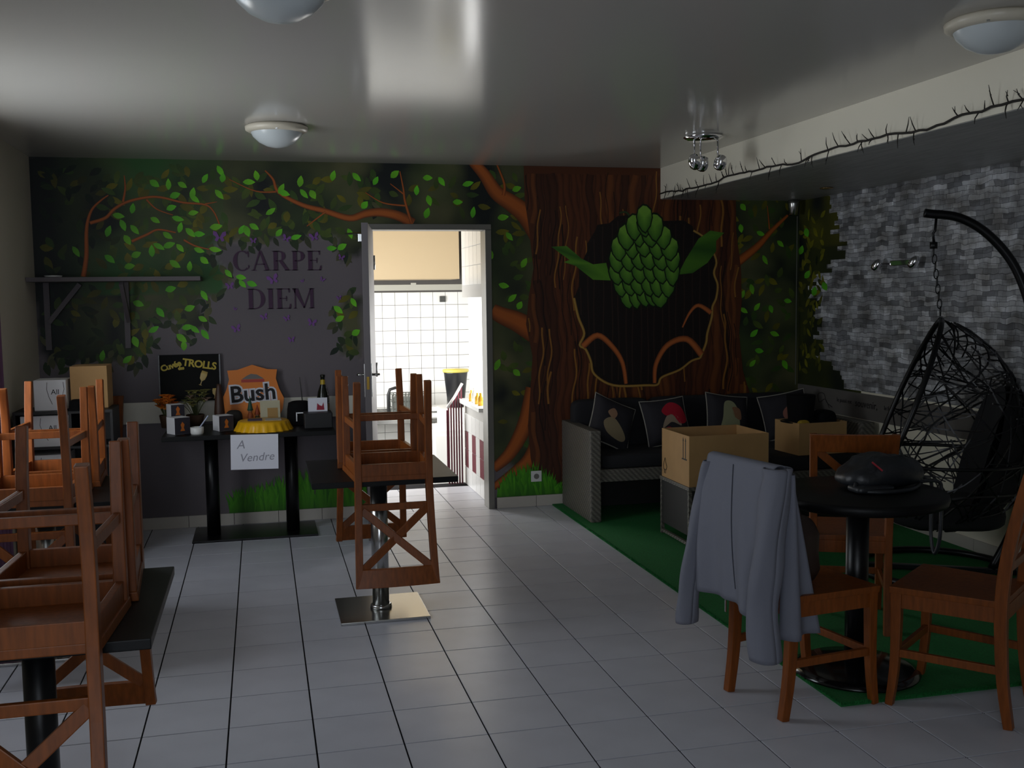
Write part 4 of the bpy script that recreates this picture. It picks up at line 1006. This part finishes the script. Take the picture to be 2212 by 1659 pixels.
arc = smooth_poly([tuple(tip+d*s+Vector((0, 0, z))) for s, z in ((-.03, 1.955), (.0, 1.95), (.15, 1.925), (.30, 1.83), (.44, 1.65), (.53, 1.38), (.57, 1.0), (.545, .6), (.47, .28), (.36, .03))], 5)
b = MB(); b.tube(arc, .024, 12); b.build('stand_arm', M_blackm, t, smooth=True)
b = MB(); b.tube([(.42*math.cos(2*PI*i/48), .42*math.sin(2*PI*i/48), .02) for i in range(48)], .02, 8, True); b.build('base_ring', M_blackm, t, smooth=True)
b = MB(); b.bar((-.40, 0, .02), (.40, 0, .02), .03, .03, (0,0,1)); b.build('base_bar', M_blackm, t, bevel=.004)
b = MB(); b.tube([(tip.x+.03, tip.y, 1.93), (tip.x+.025, tip.y, 1.86), (tip.x+.015, tip.y, 1.845), (tip.x+.02, tip.y, 1.80)], .007, 6); b.build('hook', M_blackm, t, smooth=True)
b = MB(); b.tube([(tip.x+.02, tip.y, 1.80), (tip.x+.02, tip.y, 1.765)], .02, 8); b.build('swivel', M_blackm, t, smooth=True)
zz = 1.775; x0 = tip.x+.02; k = 0
while zz > 1.42:
    f = (1.775-zz)/.36; cx = x0+(-.0-x0)*f; cy = tip.y*(1-f); L = .05
    ring = [(math.cos(2*PI*i/14)*.011, math.sin(2*PI*i/14)*L/2) for i in range(14)]
    b = MB(); b.tube([(cx+(p if k % 2 else 0), cy+(0 if k % 2 else p), zz-L/2+q) for p, q in ring], .0035, 5, True); b.build('chain_link', M_blackm, t, smooth=True); zz -= L-.010; k += 1

# ------------------------------------------------------------------ things on the round table and its chairs
t = thing('handbag', 'black soft bag lying on the round table', 'bag', (2.90, .535, .756))
b = MB(); soft_box(b, (0, 0, .052), (.35, .24, .105), .7)
def lump(p):
    v = Vector(p); n3 = noise.noise(v*9+Vector((3, 1, 2))); n4 = noise.noise(v*22); k = 1+.30*n3+.13*n4
    return (v.x*(1+.12*n3), v.y*(1+.18*n4), max(.0015, v.z*k*(1+.35*math.exp(-((v.x-.03)/.09)**2)-.25*(v.x < -.08))))
b.v = [lump(p) for p in b.v]
b.build('body', M_bag, t, smooth=True)
b = MB(); b.tube(smooth_poly([(-.16, -.09, .035), (-.17, -.12, .012), (-.08, -.17, .010), (.05, -.15, .011), (.14, -.07, .012)], 6), .009, 6); b.build('strap', M_bag, t, smooth=True)
b = MB(); b.tube(smooth_poly([(.10, .03, .10), (.2, .0, .03), (.258, .03, .012), (.273, .03, -.04), (.272, .03, -.22), (.27, .0, -.30), (.268, -.035, -.22), (.270, -.035, -.04), (.253, -.035, .012), (.15, -.05, .02)], 6), .008, 6); b.build('hanging_strap', M_bag, t, smooth=True)
b = MB(); b.tube([(-.09, -.09, .118), (-.06, -.118, .085)], .004, 6); b.build('zip_pull', mat('red_zip', (150, 24, 40), .5), t)
b = MB(); soft_box(b, (-.10, -.10, .015), (.17, .10, .028), .4); b.build('side_pocket', M_bag, t, smooth=True)
t = thing('leather_bag', 'dark brown leather bag on the seat of the jacket chair', 'bag', (2.375, .33, .459)); t.rotation_euler = (0, 0, .2)
b = MB(); soft_box(b, (0, 0, .13), (.15, .26, .26), .45); b.v = [(x*(1-.5*max(0, z-.1)), y*(1-.3*max(0, z-.1))+.006*math.sin(z*60), max(.001, z)) for x, y, z in b.v]; b.build('body', M_leather, t, smooth=True)
b = MB(); b.tube(smooth_poly([(0, -.08, .24), (-.01, -.06, .30), (0, 0, .31), (.01, .05, .29), (0, .08, .24)], 5), .009, 6); b.build('handle', M_leather, t, smooth=True)
b = MB(); b.tube([(.0, -.075, .245), (.0, -.05, .27)], .008, 8); b.build('buckle', M_steel, t)
# jacket over the chair back (chair-local axes: x towards the near end, -y outwards)
jk = D.objects.new('suit_jacket', None); COL.objects.link(jk); jk.location = (ch0.location[0], ch0.location[1], -.012); jk.rotation_euler = ch0.rotation_euler
tag(jk, 'grey blue suit jacket draped over the chair back', 'jacket')
def jpath(v):                                                       # outer hem -> over the rail -> inner hem
    if v < .48: q = v/.48; return (-.305-.018*math.sin(PI*q)*1.0+.012*q, .42+(.945-.42)*q)
    if v < .60: a = PI*(v-.48)/.12; return (-.268-.025*math.cos(a), .945+.012*math.sin(a))
    q = (v-.60)/.40; return (-.243+.02*math.sin(PI*q), .945-(.945-.50)*q)
def jsheet(u, v):
    yv, z = jpath(v); dn = max(0, (.48-v)/.48) if v < .48 else 0; x = (-.195+.39*u)*(1+.10*dn)
    fold = .014*math.sin(u*9+1.5)+.010*math.sin(u*21+v*3); yv -= (fold+.012)*dn
    if v < .48: z -= (.045*max(0, u-.5)*2)*(1-v/.48); x += .02*dn*(u-.5)
    return (x, yv, z-.012*(u-.5)*0)
b = MB(); b.grid(jsheet, 40, 50); b.build('body', M_jacket, jk, smooth=True, fix=False, solid=.004)
b = MB(); b.tube([(lambda p: (p[0], p[1]-.004, p[2]))(jsheet(.42+.10*(1-v/.47), v)) for v in [.05+.42*i/24 for i in range(25)]], .0016, 5); b.build('back_seam', mat('seam_dark', (62, 64, 74), .9), jk)
def sleeve(name, pts, rad, flat):
    b = MB(); P = smooth_poly(pts, 6); n = len(P)
    def fn(u, v):
        i = min(n-1, int(v*(n-1)+1e-6)); p = P[i]; a = 2*PI*u; f = i/(n-1)
        r = rad[0]+(rad[1]-rad[0])*f; k = 1+.07*math.sin(a*3+f*9)+.05*math.sin(f*22)
        return (p[0]+math.cos(a)*r*flat[0]*k, p[1]+math.sin(a)*r*flat[1]*k, p[2])
    b.grid(fn, 24, n-1); b.build(name, M_jacket, jk, smooth=True, fix=False, solid=.003)
sleeve('sleeve', [(-.190, -.27, .925), (-.212, -.29, .80), (-.228, -.325, .60), (-.238, -.345, .42), (-.243, -.355, .285)], (.045, .050), (.55, .95))
sleeve('sleeve', [(.180, -.268, .948), (.196, -.276, .925), (.21, -.31, .80), (.21, -.335, .62), (.19, -.335, .45), (.20, -.325, .27)], (.052, .062), (.85, .95))
b = MB()
def lap(u, v): return (.195+.03*math.sin(u*5)-.02*v+.02*v*math.sin(u*8), -.25+.20*u*(.30+.70*v), .925-.60*v-.01*u*v)
b.grid(lap, 16, 24); b.build('front_panel', M_jacket, jk, smooth=True, fix=False, solid=.004)
t = thing('keyring', 'small metal keys dangling below the jacket hem', 'keys', (2.17, .42, .40))
b = MB(); b.tube([(0, 0, -.01), (.004, .004, -.02), (0, .008, -.03), (-.004, .004, -.02)], .0025, 6, True); b.build('ring', M_chrome, t); b = MB(); b.box((-.002, 0, -.075), (.002, .009, -.03)); b.build('key', M_chrome, t)

# ------------------------------------------------------------------ display table goods
t = thing('framed_sign', 'black framed beer sign with yellow lettering on the wall', 'sign', (-.015, YB-.018, .873)); t.rotation_euler = (-.03, 0, 0)
SW, SH = .395, .315
b = MB(); b.box((-SW/2, -.018, 0), (SW/2, .0, SH)); b.build('board', mat('sign_black', (12, 13, 13), .7, spec=.2), t, bevel=.002)
b = MB(); b.box((-SW/2-.004, -.028, 0), (-SW/2+.006, .0, SH)); b.build('frame_edge', mat('frame_dark', (40, 40, 40), .25), t, bevel=.001); b = MB(); b.box((SW/2-.006, -.028, 0), (SW/2+.004, .0, SH)); b.build('frame_edge', MATS['frame_dark'], t, bevel=.001)
M_gold = mat('gold_print', (196, 172, 40), .5)
for txt, sz, x, z, rt in (('Cuvée', .056, -.120, .240, .30), ('des', .030, -.055, .224, .1), ('TROLLS', .068, .065, .246, -.16)):
    o = text_mesh(txt, sz, 'sign_lettering', M_gold, t, bold=.0022, space=.92); o.location = (x, -.0195, z); o.rotation_euler = (PI/2, -rt, 0)
b = MB(); b.lathe([(.002, 0), (.012, .002), (.003, .006), (.003, .03), (.018, .045), (.022, .075), (.019, .10)], seg=16)
b.v = [(x, y*.05, z) for x, y, z in b.v]; b.build('printed_glass', mat('glass_print', (196, 168, 96), .4), t, smooth=True, loc=(.065, -.020, .105), rot=(0, .35, 0))
b = MB(); b.lathe([(.002, 0), (.010, .002), (.003, .006), (.003, .022), (.014, .034), (.016, .055), (.013, .07)], seg=16)
b.v = [(x, y*.05, z) for x, y, z in b.v]; b.build('printed_glass', MATS['glass_print'], t, smooth=True, loc=(.158, -.020, .012))
t = thing('shield_sign', 'orange shield shaped beer sign leaning on the wall', 'sign', (.395, 4.03, ZT)); t.rotation_euler = (-.13, 0, 0)
half = [(.0, .398), (.10, .365), (.165, .362), (.155, .30), (.175, .23), (.205, .165), (.195, .09), (.15, .0)]
poly = [(-x, z) for x, z in half[::-1]]+half[1:]
b = MB(); b.prism(poly, (0, .012, 0)); b.build('board', M_orange, t)
o = text_mesh('Bush', .155, 'brand_lettering_outline', M_paper, t, bold=.014, extrude=.0008); o.location = (.0, -.0012, .20); o.rotation_euler = (PI/2, -.06, 0); o.scale = (1.02, 1, 1)
o = text_mesh('Bush', .155, 'brand_lettering', M_ink, t, bold=.003, extrude=.0008); o.location = (.0, -.0032, .20); o.rotation_euler = (PI/2, -.06, 0); o.scale = (1.02, 1, 1)
b = MB(); b.prism([(-.075, .278), (.078, .278), (.078, .298), (-.075, .298)], (0, .001, 0), (0, -.0014, 0)); b.build('red_ribbon', mat('ribbon_red', (176, 52, 42), .5), t)
b = MB(); b.prism([(-.072, .30), (-.04, .322), (-.01, .336), (.03, .330), (.07, .305), (.072, .30)], (0, .001, 0), (0, -.0014, 0)); b.build('house_print', mat('print_grey', (110, 106, 104), .5), t)
t = thing('for_sale_paper', 'handwritten white for sale sheet taped to table edge', 'paper', (.398, 3.4485, .60)); t.rotation_euler = (0, .02, 0)
b = MB(); b.box((-.145, -.0012, -.11), (.145, 0, .11)); b.build('sheet', M_paper, t)
M_pencil = mat('pencil_grey', (150, 150, 162), .8)
for txt, sz, x, z in (('A', .075, -.085, .045), ('Vendre', .072, .012, -.035)):
    o = text_mesh(txt, sz, 'handwriting', M_pencil, t, shear=.25, extrude=.0002); o.location = (x, -.0018, z); o.rotation_euler = (PI/2, -.05, 0)
def gift_box(p, rz, label, s=.10):
    t = thing('glass_box', label, 'box', p, rz, 'small printed beer glass boxes')
    b = MB(); b.box((-s/2, -s/2, 0), (s/2, s/2, s)); b.build('carton', M_boxwhite, t, bevel=.001)
    b = MB(); b.box((-s/2+.001, -s/2-.0012, .001), (s/2-.001, -s/2-.0003, s-.001)); pf = b.build('printed_face', M_boxblack, t)
    b = MB(); b.prism([(-.016, .02), (.016, .02), (.008, .04), (.014, .06), (0, .078), (-.012, .06), (-.006, .04)], (0, .0008, 0), (0, -s/2-.0022, 0)); b.build('orange_print', mat('print_orange', (190, 104, 34), .5), pf)
gift_box((-.065, 3.62, ZT), .55, 'white sided printed box at the left end of display table', .105)
gift_box((-.09, 3.76, ZT), .45, 'printed box supporting another box behind the white pot', .085)
gift_box((-.09, 3.76, ZT+.086), .4, 'printed box stacked on another beside the dried flowers', .088)
gift_box((.205, 3.70, ZT), .45, 'printed box standing left of the yellow bottle cap', .098)
t = thing('dip_pot', 'small white pot holding a pen on display table', 'pot', (.052, 3.535, ZT))
b = MB(); b.lathe([(.036, 0), (.04, .01), (.041, .045), (.036, .046), (.034, .02), (0, .018)], seg=24); b.build('cup', M_white, t, smooth=True)
b = MB(); b.tube([(0, 0, .02), (.07, .0, .115)], .0045, 6); b.build('pen', mat('pen_blue', (160, 168, 196), .4), t)
def flowers(name, label, p, pot, n, cols, spread, h, rs):
    t = thing(name, label, 'flowers', p); r = random.Random(rs)
    b = MB(); b.lathe([(pot*.7, 0), (pot, .08), (pot*.95, .085), (pot*.85, .06), (0, .05)], seg=20); b.build('basket', mat('basket_brown', (70, 48, 30), .8), t, smooth=True)
    st = MB()
    for k in range(n):
        a = r.uniform(0, 6.28); q = spread*r.random()**.5; top = Vector((q*math.cos(a), q*math.sin(a)*.7, h*r.uniform(.6, 1.0)))
        st.tube([(0, 0, .05), top*.6+Vector((0, 0, .03)), top], .0025, 4)
        b = MB(); m = 7; s = r.uniform(.020, .032); c = r.choice(cols)
        for i in range(m):
            aa = 2*PI*i/m; b.add([top, top+Vector((math.cos(aa)*s*.6-math.sin(aa)*s*.35, math.sin(aa)*s*.6+math.cos(aa)*s*.35, s*.5)), top+Vector((math.cos(aa)*s*1.3, math.sin(aa)*s*1.3, s*.5)), top+Vector((math.cos(aa)*s*.6+math.sin(aa)*s*.35, math.sin(aa)*s*.6-math.cos(aa)*s*.35, s*.5))], [(0, 1, 2, 3)])
        b.lathe([(0, .012), (s*.4, .008), (s*.3, -.004)], top, 8); b.build('bloom', mat('bloom%d_%d_%d' % c, c, .8), t, fix=False)
    st.build('stems', mat('stem_green', (66, 74, 36), .8), t)
flowers('dried_flowers', 'brown basket of pale green dried flowers below framed sign', (.02, 3.93, ZT), .06, 26, [(122, 118, 62), (134, 110, 96), (96, 98, 50)], .085, .24, 4)
flowers('orange_flowers', 'bunch of orange flowers at left end of the display table', (-.165, 3.96, ZT), .045, 46, [(206, 108, 26), (220, 128, 34)], .062, .21, 9)
b = MB(); b.lathe([(.035, 0), (.034, .10), (.026, .20), (.014, .27), (.012, .285), (0, .286)], (.178, 3.88, ZT), 20); tag(b.build('wooden_tap', mat('dark_wood', (64, 40, 28), .5), smooth=True), 'tall tapered brown wooden bottle beside shield sign', 'bottle')
b = MB(); soft_box(b, (.27, 3.87, ZT+.055), (.11, .09, .11), .7); tag(b.build('dark_basket', mat('dark_wicker', (32, 28, 24), .8, bump=.6, bscale=120), smooth=True), 'small dark round basket before the shield sign', 'basket')
def figure(p, label, hat, body, h):
    t = thing('gnome_figurine', label, 'figurine', p)
    b = MB(); b.lathe([(.020, 0), (.022, h*.12), (.018, h*.35), (.012, h*.45), (0, h*.46)], seg=14); b.build('body', mat('fig%d_%d_%d' % body, body, .6), t, smooth=True)
    b = MB(); b.lathe([(0, h*.42), (.013, h*.46), (.014, h*.52), (.010, h*.58), (0, h*.6)], seg=14); b.build('head', mat('fig_head', (150, 106, 78), .6), t, smooth=True)
    b = MB(); b.lathe([(.020, h*.52), (.016, h*.60), (.008, h*.82), (.001, h)], seg=14); b.build('pointed_hat', mat('fig%d_%d_%d' % hat, hat, .6), t, smooth=True)
figure((.375, 3.87, ZT), 'little figurine with tall green hat on display table', (34, 78, 62), (150, 76, 36), .20)
figure((.42, 3.90, ZT), 'little figurine with orange hat beside the green hatted one', (150, 66, 30), (66, 62, 34), .14)
t = thing('picture_card', 'cream picture card standing before the shield sign', 'card', (.505, 3.87, ZT)); t.rotation_euler = (-.15, 0, .05)
b = MB(); b.box((-.065, 0, 0), (.065, .003, .165)); b.build('card', mat('card_cream', (196, 190, 162), .8), t); b = MB(); b.box((-.018, -.001, .03), (.05, -.0002, .115)); b.build('printed_picture', mat('card_ochre', (176, 140, 86), .8), t)
t = thing('crown_cap_tray', 'giant yellow bottle cap tray at front of display table', 'tray', (.458, 3.64, ZT+.001))
b = MB(); prof = [(.150, .062), (.160, .056), (.168, .030), (.182, .0)]; N = 84; vs = []; fs = []
for j, (r, z) in enumerate(prof):
    for i in range(N): a = 2*PI*i/N; k = 1+(.045*math.cos(21*a) if j >= 2 else 0)*(1 if j == 3 else .6); vs.append((r*k*math.cos(a), r*k*math.sin(a), z))
for j in range(3):
    for i in range(N): fs.append((j*N+i, j*N+(i+1) % N, (j+1)*N+(i+1) % N, (j+1)*N+i))
fs.append(tuple(range(N))); b.add(vs, fs); b.build('cap', M_yellow, t, smooth=True)
b = MB(); b.box((.36, 3.58, ZT+.065), (.45, 3.70, ZT+.068)); tag(b.build('leaflet', mat('leaflet_violet', (84, 74, 100), .7)), 'violet leaflet lying on yellow bottle cap tray', 'leaflet')
b = MB(); b.box((.47, 3.57, ZT+.065), (.57, 3.69, ZT+.0675)); tag(b.build('leaflet', mat('leaflet_cream', (190, 184, 168), .7)), 'cream leaflet lying on yellow bottle cap tray', 'leaflet')
t = thing('felt_hat', 'black felt hat with silver buckle on display table', 'hat', (.698, 3.90, ZT)); 
b = MB(); b.lathe([(.0, .002), (.125, .0), (.127, .006), (.088, .012), (.082, .10), (.074, .142), (.05, .152), (0, .148)], seg=30); b.build('crown', MATS['black_felt'], t, smooth=True)
b = MB()
for a, c in (((-.028, -.092, .025), (-.020, -.086, .085)), ((.020, -.092, .025), (.028, -.086, .085)), ((-.0195, -.0919, .077), (.0195, -.086, .085))): b.box(a, c)
b.build('buckle', M_steel, t)
t = thing('beer_bottle', 'large dark beer bottle with yellow neck foil on table', 'bottle', (.862, 4.0, ZT))
b = MB(); b.lathe([(.040, 0), (.043, .01), (.043, .15), (.036, .20), (.016, .255), (.0145, .30), (.017, .305), (.017, .318), (.0, .32)], seg=26); b.build('glass', M_bottle, t, smooth=True)
b = MB(); b.lathe([(.0175, .245), (.0165, .262), (.0155, .285)], seg=26, cap=False); b.build('neck_foil', mat('foil_yellow', (190, 160, 30), .4), t, smooth=True)
b = MB(); b.lathe([(.0435, .05), (.0435, .12)], seg=26, cap=False); b.build('label', mat('label_brown', (120, 84, 34), .6), t, smooth=True)
t = thing('black_case', 'black case with white card at right end of display table', 'case', (.80, 3.66, ZT))
b = MB(); b.box((-.085, -.09, 0), (.095, .09, .10)); b.build('case', mat('case_black', (16, 17, 19), .5), t, bevel=.006)
b = MB(); b.box((-.055, .02, .1005), (.07, .024, .19)); cd_ = b.build('white_card', M_paper, t); b = MB(); b.prism([(-.0, .11), (.05, .11), (.045, .16), (.035, .135), (.02, .14), (.005, .155)], (0, .0008, 0), (0, .0188, 0)); b.build('red_print', mat('print_red', (150, 30, 54), .6), cd_)
b = MB(); b.tube([(.735, 4.07, ZT), (.71, 4.08, ZT+.30)], [.006, .002], 6); tag(b.build('thin_rod', M_blackm), 'thin black rod standing beside the felt hat', 'rod')

# ------------------------------------------------------------------ left corner: shelf, boxes, curtain, sockets
t = thing('wall_shelf', 'long grey board shelf on the mural at left', 'shelf', (XL, YB, 1.68))
b = MB(); b.box((.003, -.30, 0), (1.05, -.008, .028)); b.build('board', M_shelf, t, bevel=.002)
for x in (.07, .56):
    b = MB(); b.box((x-.018, -.032, -.44), (x+.018, -.008, -.001)); b.build('upright', M_shelf, t, bevel=.001); b = MB(); b.bar((x+.012, -.045, -.26), (x+(.21 if x < .2 else .0), -.045 if x < .2 else -.26, -.012), .03, .026, (0,1,0) if x < .2 else (1,0,0)); b.build('brace', M_shelf, t, bevel=.001)
b = MB(); b.lathe([(.0, 0), (.05, .002), (.055, .012), (.0, .014)], (XL+.14, 3.98, 1.709), 24); tag(b.build('saucer', M_white, smooth=True), 'small white dish on the grey wall shelf', 'dish')
t = thing('shelf_unit', 'black open shelf unit in the left corner', 'shelf unit', (-.94, 3.22, 0))
M_un = mat('unit_black', (20, 20, 24), .5)
for a, c in (((0, 0, .905), (.54, .30, .922)), ((0, .003, .70), (.54, .30, .714)), ((0, .003, .46), (.54, .30, .474)), ((0, .003, .02), (.54, .30, .034))): b = MB(); b.box(a, c); b.build('shelf_board', M_un, t)
for a, c in (((0, .002, 0), (.014, .30, .9045)), ((.526, .002, 0), (.54, .30, .9045)), ((.30, .004, .7145), (.314, .30, .9045)), ((.0145, .286, 0), (.5255, .30, .9045))): b = MB(); b.box(a, c); b.build('side_board', M_un, t)
def wbox(a, c, label):
    t = thing('glassware_box', label, 'box', ((a[0]+c[0])/2, a[1], a[2])); w_, d_, h_ = c[0]-a[0], c[1]-a[1], c[2]-a[2]
    b = MB(); b.box((-w_/2, 0, 0), (w_/2, d_, h_)); b.build('carton', M_boxwhite, t, bevel=.002)
    b = MB(); b.tube([(-w_*.08, -.0006, h_*.93), (-w_*.1, -.0006, h_*.7), (-w_*.04, -.0006, h_*.45), (w_*.06, -.0006, h_*.2)], .0016, 4); b.build('printed_outline', M_ink, t); b = MB(); b.tube([(w_*.42, -.0006, h_*.93), (w_*.44, -.0006, h_*.7), (w_*.36, -.0006, h_*.4)], .0016, 4); b.build('printed_outline', M_ink, t)
    o = text_mesh('All', .042, 'printed_word', M_ink, t, extrude=.0003); o.location = (w_*.16, -.0008, h_*.6); o.rotation_euler = (PI/2, 0, 0)
wbox((-.905, 3.245, .7145), (-.645, 3.50, .895), 'white glassware box in the top compartment of the shelf unit')
wbox((-.905, 3.245, .475), (-.66, 3.50, .665), 'white glassware box on the lower board of shelf unit')
wbox((-.83, 3.27, .923), (-.655, 3.46, 1.10), 'dim white glassware box on top of the shelf unit')
t = thing('closed_carton', 'closed brown cardboard box on top of the shelf unit', 'box', (-.55, 3.425, .923))
b = MB(); b.box((-.09, -.10, 0), (.115, .12, .25)); b.build('carton', M_carton, t, bevel=.002); b = MB(); b.box((-.09, -.012, .2501), (.115, .012, .251)); b.build('tape', mat('tape_tan', (170, 130, 84), .3), t)
b = MB(); b.lathe([(0, .001), (.065, .0), (.066, .005), (.042, .012), (.038, .05), (.02, .062), (0, .06)], (-.60, 3.250, .923), 24); tag(b.build('small_hat', MATS['black_felt'], smooth=True), 'small black hat before closed brown cardboard box', 'hat')
t = thing('window_curtain', 'purple curtain hanging at left wall', 'curtain', (XL+.036, 0, 0))
b = MB(); b.grid(lambda u, v: (.018*math.sin(u*46)*(.6+.4*v), 2.37+.56*u, 2.28-2.2*v), 100, 12); b.build('cloth', M_purple, t, smooth=True, fix=False, solid=.003)
b = MB(); b.tube([(0, .1, 2.31), (0, 3.0, 2.31)], .012, 8); b.build('rod', M_steel, t, smooth=True)
t = thing('wall_socket', 'white power socket low on wall among painted grass', 'socket', (2.406, YB-.004, .225))
b = MB(); b.box((-.04, -.012, -.04), (.04, 0, .04)); b.build('plate', M_white, t, bevel=.003); b = MB(); b.lathe([(.0, 0), (.02, 0), (.02, .003), (0, .003)], seg=20); b.build('well', mat('socket_grey', (120, 118, 112), .5), t, loc=(0, -.0125, 0), rot=(PI/2, 0, 0))
